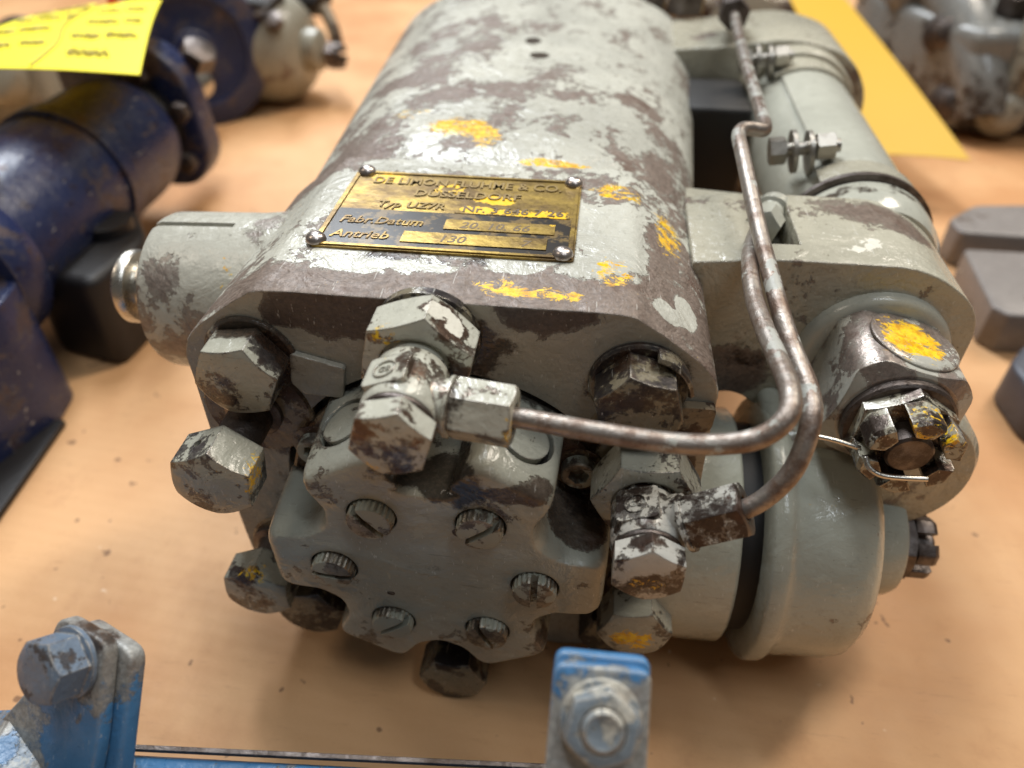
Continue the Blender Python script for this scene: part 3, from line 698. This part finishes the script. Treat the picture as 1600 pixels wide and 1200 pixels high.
# bearing arm on the right --------------------------------------------
def xz_prism(poly, y0, y1, mat, name, parent, bw=2.0, ang=40):
    b = BM(); prism(b, poly, -y1, -y0, MC); o = obj(name, b, mat, parent)
    if bw: bevel(o, bw, 4)
    return o
arm_poly = fillet([(70, 66), (70, 122), (96, 124.5), (140, 124.5), (161, 110), (161, 74), (150, 60), (108, 60), (92, 72)], [1, 1, 6, 14, 16, 12, 10, 8, 6], 6)
arm = xz_prism(arm_poly, 50, 96, m_arm, 'bearing_arm', pump, 3)
cut(arm, lambda bb: box(bb, 93, 103.5, 60, 110, 113, 135))
web = xz_prism(fillet([(68, 62), (68, 114), (104, 112), (104, 62)], 2, 3), 90, 122, m_arm, 'web', pump, 2)
AX, AZ = 131.5, 91.5
MA = frame((AX, 0, AZ), (0, -1, 0), (1, 0, 0))
b = BM(); lathe(b, [(24, -51), (24, -47.5), (23.2, -46.2), (21.5, -45.6), (17, -45.5)], 64, MA); obj('collar', b, m_tank, pump, ang=50)
b = BM(); polynut(b, 35.5, -47, -17.5, 4, 16.8, radians(45-13), MA, seg=80, k=0.62, rmax=21.3); blk = obj('square_block', b, m_eye, pump, ang=28)
b = BM(); d = Vector((0.225, 0, 0.974)).normalized(); c = Vector((AX, 33.5, AZ))+d*17.4
lathe(b, [(13.4, 0), (13.4, 0.9), (12.8, 1.3), (11, 1.4)], 48, frame(c, d)); obj('round_plug', b, m_eye, blk, ang=50)
b = BM(); lathe(b, [(15.6, -18), (16.0, -17), (16.0, -15.2), (15.2, -14.4), (10, -14.4)], 48, MA); obj('washer', b, m_worn, pump)
def castle(M, af, hb, hc, slot, bore, parent, mat, name='castle_nut', rot=0.0, start=0):
    b = BM(); polynut(b, af, 0, hb, 6, af/2*0.99, rot, M)
    o = obj(name, b, mat, parent)
    for k in range(6):
        a = rot+radians(60*k)      # corner direction
        R_ = af/2/cos(pi/6)*0.975
        nx, ny = cos(a), sin(a); tx, ty = -ny, nx
        # half angle between corner and flat centre = 30 deg; leave half a slot each side
        fl1 = Vector((cos(a+pi/6), sin(a+pi/6)))*af/2; fl0 = Vector((cos(a-pi/6), sin(a-pi/6)))*af/2
        u1 = Vector((-sin(a+pi/6), cos(a+pi/6))); u0 = Vector((-sin(a-pi/6), cos(a-pi/6)))
        p1 = fl1-u1*slot/2; p0 = fl0+u0*slot/2
        q1 = Vector((cos(a+pi/6), sin(a+pi/6)))*bore-u1*slot/2; q0 = Vector((cos(a-pi/6), sin(a-pi/6)))*bore+u0*slot/2
        cr = Vector((nx, ny))*R_
        poly = [q0, p0, cr*0.985+(p0-cr)*0.10, cr*0.985+(p1-cr)*0.10, p1, q1, Vector((nx, ny))*bore*0.98]
        b = BM()
        cen = sum(poly, Vector((0, 0)))/len(poly)
        rings = []
        for h, s in ((hb-0.02, 1.0), (hb+hc-1.4, 1.0), (hb+hc, 0.93)):
            rings.append([M @ Vector((*(p*(s if p.length > bore*1.15 else 1)), h)) for p in poly])
        grid_faces(b, rings); obj('prong', b, mat, o, ang=25)
    return o
Mn = frame((AX, 14.5, AZ), (0, -1, 0), (1, 0, 0))
cn = castle(Mn, 26.5, 4.5, 9.0, 4.4, 8.4, pump, m_castle, rot=radians(86))
b = BM(); lathe(b, [(6.6, -4), (6.6, 11.0), (5.8, 11.8), (3.0, 11.9)], 40, Mn); stud = obj('threaded_stud', b, m_worn, pump)
# cotter pin through the slots
b = BM()
tube(b, [(106, 8.0, 91.5), (112, 7.0, 91.2), (119, 5.6, 90.2)], 0.8, 10, 6)
tube(b, [(119, 1.0, 91.5), (120, -1.2, 89.6), (123, -2.6, 88.4), (128, -2.9, 88.2), (135.5, -2.9, 88.6)], 0.8, 10, 6)
obj('cotter_pin', b, m_steel, pump, ang=60)
# lug casting behind the castle nut
b = BM(); lathe(b, [(27, 0), (29, 3), (29, 18), (27, 21), (15, 22)], 56, frame((139, 46, 62), (0, -1, 0))); obj('lug', b, m_arm, pump, ang=50)

# gear housing, axis across -------------------------------------------
GY, GZ = 28, 27
MG = frame((0, GY, GZ), (1, 0, 0), (0, 0, 1))
b = BM(); lathe(b, [(42, 60), (42, 91), (41, 92.2), (36, 92.6)], 80, MG); obj('gear_neck', b, m_gear, pump, ang=50)
b = BM(); lathe(b, [(37, 90), (37, 101)], 64, MG); obj('gap_core', b, m_dark, pump)  # black core painted as the dark of the open gap beside the flange
b = BM(); lathe(b, [(38, 99.5), (46, 100), (47, 101), (47, 105), (46.2, 106.4), (45.0, 107.4), (44.6, 109), (44.0, 116), (43.6, 127), (42.4, 132), (39, 135.5), (32, 138), (24, 139.5), (21, 142)], 96, MG)
obj('gear_housing', b, m_gear, pump, ang=50)
b = BM(); lathe(b, [(22, 138), (21.5, 144), (20.6, 149), (19.4, 151.4), (15, 152.2)], 56, MG); obj('bearing_boss', b, m_gear, pump, ang=50)
b = BM(); prism(b, fillet([(GY-14, 30), (GY+34, 30), (GY+34, 74), (GY-2, 74)], 8, 4), 100, 128, frame((0, 0, 0), (1, 0, 0), (0, 1, 0))); 
o = obj('neck_rib', b, m_gear, pump); bevel(o, 4, 4)
Mg2 = frame((151.5, GY-2, GZ), (1, 0, 0), (0, 0.2, 1))
cn2 = castle(Mg2, 22, 6.0, 7.0, 4.0, 7.0, pump, m_worn, rot=0.2)
b = BM(); lathe(b, [(5, 0), (5, 13.5), (4.2, 14.5)], 24, Mg2); obj('threaded_stud', b, m_worn, pump)

# the cylinder lying at the right rear -----------------------------------
TX, TZ = 136, 97
MT = frame((TX, 0, TZ), (0.012, 1, 0), (1, 0, 0))
b = BM(); lathe(b, [(25.5, 92), (27.6, 97), (28.0, 104), (28.0, 109), (27.2, 111)], 72, MT); lathe(b, [(26.2, 110), (26.2, 292)], 72, MT)
tk = obj('cylinder_shell', b, m_tank, pump, ang=50)
b = BM(); lathe(b, [(25, 111.5), (29.6, 112), (29.6, 114.2), (25, 115)], 72, MT); obj('joint_ring', b, m_worn, pump)
# overlapping sheet sleeve that stops short on the left
m_clamp = metalm('clamp_steel', srgb(176, 170, 160), rough=0.3, metallic=0.85, stain=0.6, scol=srgb(80, 62, 48), scale=0.12, thr=0.5)
b = BM()
def sleeve(a0, a1, r0, r1, y0, y1, nb=26):
    rings = []
    for i in range(nb+1):
        q = radians(a0+(a1-a0)*i/nb)
        rings.append([MT @ Vector((r*cos(q), -r*sin(q), y)) for r, y in ((r0, y0), (r1, y0), (r1, y1), (r0, y1))])
    grid_faces(b, rings)
sleeve(-60, 118, 26.3, 27.6, 116, 238)
obj('sleeve', b, m_tank, pump, ang=40)
for y0, y1 in ((115.5, 126), (238, 256)):
    b = BM(); sleeve(-80, 124, 27.4, 29.0, y0, y1); obj('clamp_band', b, m_arm, pump, ang=40)
    # ears of the clamp and its screw, lying across
    yc = (y0+y1)/2+ (12 if y0 < 200 else 0)
    q = radians(127); e0 = MT @ Vector((29*cos(q), -29*sin(q), yc))+Vector((-3, 0, 0)); 
    b = BM()
    for off in (-3.0, 3.0):
        lathe(b, [(8.2, -0.8), (8.2, 0.8)], 32, frame(e0+Vector((off-1, 0, 5)), (1, 0, 0.15)))
    obj('clamp_ear', b, m_clamp, pump, ang=40)
    b = BM(); Mb = frame(e0+Vector((-13, 0, 4.6)), (1, 0, 0.15)); polynut(b, 9.5, 0, 6, 6, 4.6, 0.4, Mb); lathe(b, [(2.6, 5), (2.6, 26)], 16, Mb)
    polynut(b, 9.5, 17, 24, 6, 4.6, 0.1, Mb, base_ch=True); obj('clamp_screw', b, m_clamp, pump)
# rear bridge between body and cylinder
bm = BM(); 
o = xz_prism(fillet([(74, 58), (74, 124), (100, 126), (136, 132), (166, 124), (180, 104), (178, 70), (150, 58)], [2, 2, 8, 16, 14, 16, 10, 8], 5), 268, 330, m_arm, 'rear_bridge', pump, 4)
b = BM(); lathe(b, [(30.5, 256), (31.5, 258), (31.5, 268)], 64, MT); obj('joint_ring', b, m_arm, pump)
b = BM(); box(b, 76, 112, 216, 262, 54, 112); o = obj('dark_gap_box', b, m_dark, pump); bevel(o, 3, 3)  # black box painted as the dark gap between body and cylinder
for x, y in ((62, 345), (84, 338)):
    b = BM(); polynut(b, 20, 126, 138, 6, 9.6, 0.3, frame((x, y, 0), (0, 0, 1)), dome=0.8); obj('hex_bolt', b, m_worn, pump)
# small details on top of the housing
for x, y, r in ((3, 222, 1.3), (8.5, 200, 1.6)):
    b = BM(); lathe(b, [(r, -1), (r, 0.3), (r*0.7, 0.6)], 16, frame((x, y, 137.2), (0, 0, 1))); obj('oil_hole', b, m_dark, pump)

# ================================================================== neighbours
m_blue = paint('blue_paint', base=srgb(26, 36, 70), under=srgb(88, 76, 80), thr=0.585, scale=0.03, light=0.3, rough=0.4, bump=0.4, edge=0.2, under_metal=0.3, bevel=0.8, grime=[((-250, 200, 50), 260, 0.05)], gthr=0.6)
m_blue_l = paint('light_blue_paint', base=srgb(58, 104, 144), under=srgb(146, 146, 142), thr=0.555, scale=0.05, light=0.5, rough=0.42, bump=0.5, edge=0.36, under_metal=0.25, bevel=0.6,
    peel=[((48, -88, 92), (17, 16, 26), 0.26), ((-78, -76, 86), (34, 26, 26), 0.14), ((-20, -70, 48), (90, 4, 4), 0.12)], grime=[((49, -82, 84), (13, 10, 15), 0.22), ((-74, -76, 82), (12, 12, 14), 0.28)], gthr=0.62)
m_nut = paint('worn_blue_nut', base=srgb(112, 122, 130), under=srgb(188, 184, 172), thr=0.53, scale=0.09, light=0.4, rough=0.4, bump=0.6, edge=0.2, under_metal=0.3, bevel=0.4, grime=[((49, -90, 94), (7, 7, 7), 0.2)], gthr=0.62)
m_lbolt = paint('blue_grey_bolt', base=srgb(92, 106, 122), under=srgb(78, 72, 70), thr=0.56, scale=0.07, light=0.3, rough=0.4, bump=0.5, edge=0.1, under_metal=0.4, bevel=0.4)
m_iron = flat('black_iron', srgb(24, 22, 24), rough=0.5, bump=0.4)
m_greyu = paint('grey_unit_paint', base=srgb(140, 136, 122), thr=0.64, scale=0.03, light=0.15, rough=0.35, bump=0.3, edge=0, bevel=0, grime=[((380, 580, 20), (160, 160, 90), 0.10)], gthr=0.60)
m_greym = paint('blue_grey_casting', base=srgb(118, 118, 114), under=srgb(66, 56, 48), thr=0.53, scale=0.015, light=0.2, rough=0.3, bump=0.3, edge=0, bevel=0, grime=[((400, 560, 0), (180, 80, 60), 0.22)], gthr=0.60)
m_plateg = paint('grey_iron_plate', base=srgb(118, 112, 108), under=srgb(88, 72, 66), thr=0.64, scale=0.03, light=0.2, rough=0.5, bump=0.3, edge=0, bevel=0.8)
m_ydark = flat('yellow_card_shaded', srgb(206, 160, 38), rough=0.6)

# yellow paper labels, written over in pen ---------------------------------
def tagmat(name, base):
    t = NT(name)
    n = t.noise(0.015, 3, 0.5)
    t.put(t.b.inputs['Base Color'], t.mix(n, base, tuple(min(1, c*1.06) for c in base[:3])+(1,)))
    t.b.inputs['Roughness'].default_value = 0.55
    return t.m
m_tag = tagmat('yellow_card', srgb(255, 238, 48)); m_pen = flat('pen_writing', srgb(160, 144, 40), rough=0.6); m_red = flat('red_string', srgb(196, 52, 40), rough=0.6)

def sheet(corners, thick, mat, name, parent, sag=0.0, nu=10, nv=8, hole=None):
    """a thin bent card: corners = lower-left, lower-right, upper-right, upper-left"""
    a, b_, c, d = [Vector(p) for p in corners]
    nrm = (b_-a).cross(d-a).normalized()
    def pt(u, v, o):
        p = (a*(1-u)+b_*u)*(1-v)+(d*(1-u)+c*u)*v
        return p+nrm*(o+sag*sin(pi*u)*0.6+sag*sin(pi*v))
    bm = BM(); top = [[bm.verts.new(pt(i/nu, j/nv, thick)) for i in range(nu+1)] for j in range(nv+1)]
    bot = [[bm.verts.new(pt(i/nu, j/nv, 0)) for i in range(nu+1)] for j in range(nv+1)]
    for j in range(nv):
        for i in range(nu):
            bm.faces.new((top[j][i], top[j][i+1], top[j+1][i+1], top[j+1][i])); bm.faces.new((bot[j][i], bot[j+1][i], bot[j+1][i+1], bot[j][i+1]))
    for i in range(nu):
        bm.faces.new((top[0][i], bot[0][i], bot[0][i+1], top[0][i+1])); bm.faces.new((top[nv][i], top[nv][i+1], bot[nv][i+1], bot[nv][i]))
    for j in range(nv):
        bm.faces.new((top[j][0], top[j+1][0], bot[j+1][0], bot[j][0])); bm.faces.new((top[j][nu], bot[j][nu], bot[j+1][nu], top[j+1][nu]))
    obj(name, bm, mat, parent, ang=70)
    return pt

# blue pump at the left ------------------------------------------------------
blue = thing('blue_pump', 'dark blue pump lying under the bright yellow tag at the left edge', 'pump', (-250, 220, ZF))
ax = Vector((0.0, 1, 0)).normalized()
bc = Vector((-275, 215, 50))
MBl = frame(bc, ax, (1, 0, 0))
b = BM(); lathe(b, [(39, -90), (40, -84), (40, 60), (39, 72), (37, 80)], 64, MBl); obj('barrel', b, m_blue, blue, ang=50)
b = BM(); lathe(b, [(44, -100), (46, -96), (46, -82), (43, -78)], 64, MBl); obj('flange_ring', b, m_blue, blue, ang=50)
b = BM(); lathe(b, [(40, 8), (42.5, 9), (42.5, 20), (40, 21)], 56, MBl); obj('collar', b, m_blue, blue, ang=50)
for a_ in (70, 20, -35):
    q = radians(a_); b = BM(); polynut(b, 12, 0, 7, 6, 5.7, 0.3, frame(bc+Vector((cos(q)*38, 94, sin(q)*38)), (0, -1, 0))); obj('hex_bolt', b, m_worn, blue)
b = BM(); lathe(b, [(30, 78), (30, 104)], 40, MBl); obj('neck', b, m_iron, blue)
b = BM(); prism(b, fillet([(-50, -52), (24, -52), (40, -30), (44, 24), (28, 44), (-50, 44)], 12, 5), 100, 122, MBl); o = obj('end_flange', b, m_blue, blue); bevel(o, 3, 3)
b = BM(); lathe(b, [(12, 120), (12, 190)], 32, MBl); obj('steel_shaft', b, m_steel, blue)
b = BM(); prism(b, fillet([(-380, 150), (-258, 134), (-231, 116), (-226, 92), (-236, 56), (-380, 20)], 6, 3), ZF, 52)
o = obj('mounting_block', b, m_blue, blue); bevel(o, 6, 3)
b = BM(); polynut(b, 20, 0, 12, 6, 9.6, 0.3, frame((-262, 150, 88), (0.5, -0.2, 0.8))); obj('hex_bolt', b, m_blue, blue)
b = BM(); polynut(b, 20, 0, 12, 6, 9.6, 0.3, frame((-240, 345, 84), (0.6, -0.2, 0.8))); obj('hex_bolt', b, m_worn, blue)
pull = thing('pulley_wheel', 'black-blue grooved wheel behind the blue pump', 'wheel', (-300, 480, ZF))
Mp = frame((-326, 500, 44), (0.55, -0.82, 0.1), (0, 0, 1))
b = BM(); lathe(b, [(66, -34), (68, -32), (68, -22), (60, -18), (60, -14), (66, -10), (66, 0), (62, 3), (46, 4), (44, 0), (30, -2), (18, 0), (18, 12), (12, 14)], 72, Mp); obj('rim', b, m_blue, pull, ang=40)
b = BM(); lathe(b, [(11, 4), (11, 30), (9, 32)], 32, Mp); obj('shaft_end', b, m_steel, pull)

tg = thing('yellow_tag', 'bright yellow written tag with a red string, lying on the blue pump', 'tag', (-300, 330, 104))
TC = [(-318, 205, 118), (-196, 208, 119), (-268, 372, 116), (-362, 372, 104)]
pt = sheet(TC, 0.5, m_tag, 'card', tg, sag=3.0)
def scrawl(pt, u0, v0, du, dv, n, mat, parent, r=0.95, h=0.9):
    """one handwritten word: a looping pen line lying on the card"""
    pts = []
    for i in range(n*3+1):
        a = i*2.1
        pts.append(pt(u0+du*i/(n*3)+0.012*sin(a*1.3), v0+dv*(0.5+0.5*sin(a)*random.uniform(0.5, 1.0)), h))
    bm = BM(); tube(bm, pts, r, 5, 4); obj('pen_word', bm, mat, parent)
for u0, v0, du, n in ((.10, .80, .12, 4), (.24, .83, .12, 4), (.38, .84, .10, 3), (.12, .60, .10, 3), (.25, .62, .14, 5), (.42, .64, .08, 3), (.10, .40, .12, 4), (.25, .42, .18, 6), (.12, .20, .20, 6), (.36, .22, .12, 4),
                      (.62, .70, .14, 4), (.80, .72, .12, 4), (.62, .50, .18, 5), (.84, .52, .10, 3), (.60, .30, .14, 4), (.78, .32, .16, 5), (.64, .12, .20, 6)):
    scrawl(pt, u0, v0, du, 0.075, n, m_pen, tg)
bm = BM(); pp = [pt(0.52, y, 0.9) for y in (0.02, 0.25, 0.5, 0.75, 0.9)]; tube(bm, [p+Vector((4*sin(i*2), 0, 0)) for i, p in enumerate(pp)], 0.9, 6, 5); obj('pen_stroke', bm, m_pen, tg)
c_ = pt(0.62, 0.93, 0.8)
bm = BM(); lathe(bm, [(9, 0), (9, 0.4), (4, 0.5)], 28, frame(c_, (0, -0.2, 1))); obj('eyelet', bm, flat('tan_eyelet', srgb(190, 132, 60), 0.6), tg)
bm = BM(); tube(bm, [c_, c_+Vector((2, 6, 6)), c_+Vector((-4, 22, 8)), c_+Vector((-2, 50, 2))], 2.4, 8, 6); obj('string', bm, m_red, tg)

# grey unit behind, upper left -----------------------------------------------
gu = thing('grey_gear_unit', 'blurred grey round gear unit with a dark side bolt, behind the blue grooved wheel', 'pump', (-240, 560, ZF))
MU = frame((-336, 575, 29), (1, -0.05, 0), (0, 0, 1))
b = BM(); lathe(b, [(49, -10), (49, 62), (45, 76), (34, 88), (20, 90)], 56, MU); obj('gear_housing', b, m_greyu, gu, ang=50)
b = BM(); lathe(b, [(52, 16), (52, 30), (49.5, 32)], 56, MU); obj('flange_ring', b, m_greyu, gu, ang=50)
b = BM(); lathe(b, [(20, 88), (19, 102), (16, 104)], 40, MU); obj('bearing_boss', b, m_greyu, gu, ang=50)
castle(frame((-227, 570, 24), (1, -0.05, 0), (0, 0, 1)), 22, 7, 8, 4, 7, gu, m_worn)
b = BM(); polynut(b, 44, 0, 20, 6, 20, 0.2, frame((-285, 560, 66), (0.2, -0.3, 1)), dome=2); obj('top_cap', b, m_iron, gu)
b = BM(); tube(b, [(-236, 600, 60), (-226, 590, 44), (-222, 584, 30)], 6, 12, 6); obj('side_pipe', b, m_rust, gu)
gu2 = thing('grey_casting', 'blurred grey casting with round bosses at the far upper left corner', 'casting', (-480, 420, ZF))
b = BM(); box(b, -560, -420, 420, 520, ZF, 60); o = obj('body', b, m_greyu, gu2); bevel(o, 14, 4)
for x, y, z, r in ((-455, 418, 44, 24), (-500, 416, 20, 20)):
    b = BM(); lathe(b, [(r, -10), (r, 16), (r-4, 20), (r*0.4, 21)], 40, frame((x, y, z), (0.2, -0.9, 0.5))); obj('boss', b, m_greyu, gu2, ang=50)
b = BM(); polynut(b, 26, 0, 14, 6, 12, 0, frame((-440, 440, 66), (0, -0.4, 1))); obj('hex_bolt', b, m_worn, gu2)

b = BM(); polynut(b, 34, 0, 22, 6, 16, 0.5, frame((-252, 620, 62), (0, -0.7, 0.7))); obj('dark_plug', b, m_iron, gu)
b = BM(); lathe(b, [(24, -10), (24, 10), (18, 14), (6, 15)], 36, frame((-300, 610, 70), (0, -0.8, 0.6))); obj('bearing_boss', b, m_rust, gu, ang=40)
for a_ in range(5):
    b = BM(); polynut(b, 15, 0, 8, 6, 7, 0.5, frame((-316+14*a_, 560-6*a_, 74-3*a_*a_*0.3), (0, -0.6, 0.8))); obj('hex_bolt', b, m_worn, gu)
# dark blocks near the blue pump ---------------------------------------------
blk = thing('black_clamp_block', 'black iron block standing between the blue pump and the grey pump', 'block', (-225, 190, ZF))
b = BM(); prism(b, fillet([(-284, 236), (-250, 243), (-212, 192), (-216, 140), (-262, 150)], 10, 4), ZF, 36); o = obj('block_body', b, m_iron, blk); bevel(o, 5, 3)
b = BM(); lathe(b, [(14, 0), (14, 6), (9, 7)], 32, frame((-236, 195, 36.2), (0, 0, 1))); obj('round_cap', b, m_iron, blk)
sp = thing('black_floor_slab', 'flat black bar on the cardboard at the left edge, below the blue block', 'slab', (-250, 40, ZF))  # flat black slab standing in for a pure black area of the floor
b = BM(); prism(b, [(-222, 93), (-262, 93), (-300, 40), (-300, 20), (-215, 26)], ZF+0.2, ZF+4); o = obj('slab', b, m_iron, sp); bevel(o, 0.8, 2)

# machine upper right -----------------------------------------------------------
rm = thing('grey_machine', 'blurred oily grey machine casting with round bolt heads at the upper right', 'machine', (400, 600, ZF))
b = BM(); prism(b, fillet([(330, 590), (352, 548), (470, 556), (560, 560), (560, 760), (300, 760), (300, 660)], 14, 4), ZF, 70); o = obj('body', b, m_greym, rm); bevel(o, 14, 4)
b = BM(); tube(b, [(300, 740, 110), (330, 660, 96), (352, 600, 66), (366, 560, 30), (372, 545, 0)], 22, 24, 8); obj('rib', b, m_greym, rm, ang=50)
b = BM(); tube(b, [(392, 560, 120), (394, 552, 60), (388, 545, 0)], 11, 20, 8); obj('pipe', b, m_greyu, rm, ang=50)
b = BM(); box(b, 300, 345, 640, 700, 60, 130); o = obj('upper_block', b, m_greym, rm); bevel(o, 10, 3)
b = BM(); box(b, 400, 560, 552, 640, 60, 150); o = obj('side_block', b, m_rust, rm); bevel(o, 12, 3)
for x, y, z, r, m in ((404, 548, 46, 17, m_greyu), (388, 542, 6, 15, m_greyu), (430, 548, 90, 17, m_greyu), (350, 560, 6, 12, m_worn), (338, 590, 56, 13, m_worn)):
    b = BM(); lathe(b, [(r+5, -8), (r+5, 0), (r, 2), (r, 9), (r-4, 12), (r*.3, 12.6)], 36, frame((x, y, z), (-0.15, -1, 0.3))); obj('round_bolt', b, m, rm, ang=40)
b = BM(); polynut(b, 30, 0, 16, 6, 14, 0, frame((392, 600, 72), (0, 0, 1))); obj('hex_bolt', b, m_worn, rm)
dk = thing('dark_oily_block', 'dark oily block standing on the cardboard behind the main pump', 'block', (140, 520, ZF))
b = BM(); box(b, 96, 220, 400, 470, ZF, 52); o = obj('block_body', b, m_rust, dk); bevel(o, 6, 3)
b = BM(); polynut(b, 24, 0, 12, 6, 11, 0, frame((120, 420, 52.2), (0, 0, 1))); obj('hex_bolt', b, m_worn, dk)
far = thing('far_machine', 'row of dark blurred machinery behind the main pump at the top edge', 'machine', (100, 760, ZF))
b = BM(); box(b, -140, 280, 700, 860, ZF, 60); o = obj('body', b, m_rust, far); bevel(o, 20, 3)
for x in (-60, 60, 180):
    b = BM(); lathe(b, [(40, -10), (40, 12), (20, 16)], 36, frame((x, 700, 20), (0, -1, 0.2))); obj('boss', b, m_greyu, far, ang=40)

# yellow tag at the right --------------------------------------------------------
t2 = thing('yellow_tag', 'large yellow tag, its shade painted in as ochre, standing behind the right cylinder', 'tag', (262, 380, ZF))
pt2 = sheet([(232, 402, 18), (309, 400, 18), (246, 600, 80), (196, 600, 82)], 0.6, tagmat('shaded_yellow_card', srgb(198, 156, 30)), 'card', t2, sag=2.0)  # yellow card with its shade put into the colour as ochre

# forked iron plates at the right -------------------------------------------------
f1 = thing('forked_plate', 'thick grey iron plate with an open slot, lying right of the pump', 'plate', (300, 290, ZF))
fork = fillet([(266, 222), (272, 214), (346, 214), (410, 236), (410, 366), (300, 352), (276, 328), (278, 310), (334, 308), (342, 298), (332, 288), (272, 288)], [1, 2, 2, 4, 4, 6, 4, 5, 8, 8, 8, 4], 5)
b = BM(); prism(b, fork, ZF, 6); o = obj('plate', b, m_plateg, f1); bevel(o, 2, 3)
f2 = thing('iron_plate', 'dark grey iron plate cut off by the right edge, nearer than the forked one', 'plate', (290, 150, ZF))
b = BM(); prism(b, fillet([(258, 140), (270, 122), (350, 110), (360, 192), (272, 190), (256, 170)], 6, 4), ZF, 6); o = obj('plate', b, flat('slate_iron', srgb(78, 80, 88), 0.45, 0.2, 0.3), f2); bevel(o, 3, 3)

# blue clamp frame in the foreground ------------------------------------------------
bf = thing('blue_clamp_frame', 'light blue steel frame with two bolted brackets along the bottom edge', 'frame', (-20, -90, ZF))
# long channel whose upper edge crosses the bottom of the picture
b = BM(); prism(b, [(-82, -82.5), (45, -74), (45, -120), (-82, -120)], ZF, 42.5)
o = obj('channel', b, m_blue_l, bf); bevel(o, 2, 3)
b = BM(); prism(b, [(-84, -81.5), (42, -72.2), (42, -73.4), (-84, -82.7)], 42.9, 44.4)
o = obj('edge_strip', b, m_worn, bf)
b = BM(); prism(b, [(-150, 42), (-150, ZF), (-84, ZF), (-76, 36), (-84, 52), (-98, 56), (-116, 50)], 78, 122, MC); o = obj('left_frame', b, m_blue_l, bf); bevel(o, 5, 4)
# leaning bracket on the left with its hex bolt
dL = Vector((-0.33, -0.74, 0.58)).normalized()
cL = Vector((-77.6, -79.5, 80))
ML = frame(cL, dL, (0.93, -0.30, 0.10))
b = BM(); prism(b, fillet([(-9, -50), (15, -44), (13.5, 5), (-6, 7)], [3, 3, 4, 4], 4), -13.2, -8.6, ML); o = obj('bracket', b, m_blue_l, bf); bevel(o, 1, 3)
b = BM(); prism(b, fillet([(-40, -42), (8, -42), (11, -20), (9.5, 7.5), (-8, 8.5), (-12, -8), (-22, -22)], [3, 6, 8, 4, 4, 8, 10], 4), -8.4, -4.4, ML); o = obj('bracket', b, m_blue_l, bf); bevel(o, 1, 3)
b = BM(); lathe(b, [(8.4, -4.3), (8.4, -3), (7.4, -2.8)], 36, ML); polynut(b, 13.6, -3, 5.0, 6, 6.6, 0.25, ML, dome=0.2); obj('hex_bolt', b, m_lbolt, bf)
# upright bracket on the right with its nut
dR = Vector((0.03, -0.70, 0.72)).normalized()
cR = Vector((47.0, -86, 97.5))
MR = frame(cR, dR, (1, 0, 0))
b = BM(); prism(b, fillet([(-10.2, -40), (10.0, -40), (9.6, 11.6), (-9.8, 11.6)], [2, 2, 2.6, 2.6], 4), -8.2, -4.4, MR); o = obj('bracket', b, m_blue_l, bf); bevel(o, 0.8, 3)
b = BM(); prism(b, fillet([(-10.4, -40), (9.8, -40), (9.4, 10.2), (-10.0, 10.2)], [2, 2, 2.6, 2.6], 4), -4.2, -0.6, MR); o = obj('bracket', b, m_blue_l, bf); bevel(o, 0.8, 3)
b = BM(); lathe(b, [(8.2, -0.6), (8.2, 0.3), (7.4, 0.5)], 36, MR); polynut(b, 13.0, 0.4, 5.2, 6, 6.4, 0.35, MR, hole=4.5, depth=0.8); lathe(b, [(4.2, 3), (4.2, 5.4), (3.4, 6.0), (2.0, 5.6)], 28, MR); obj('nut', b, m_nut, bf)
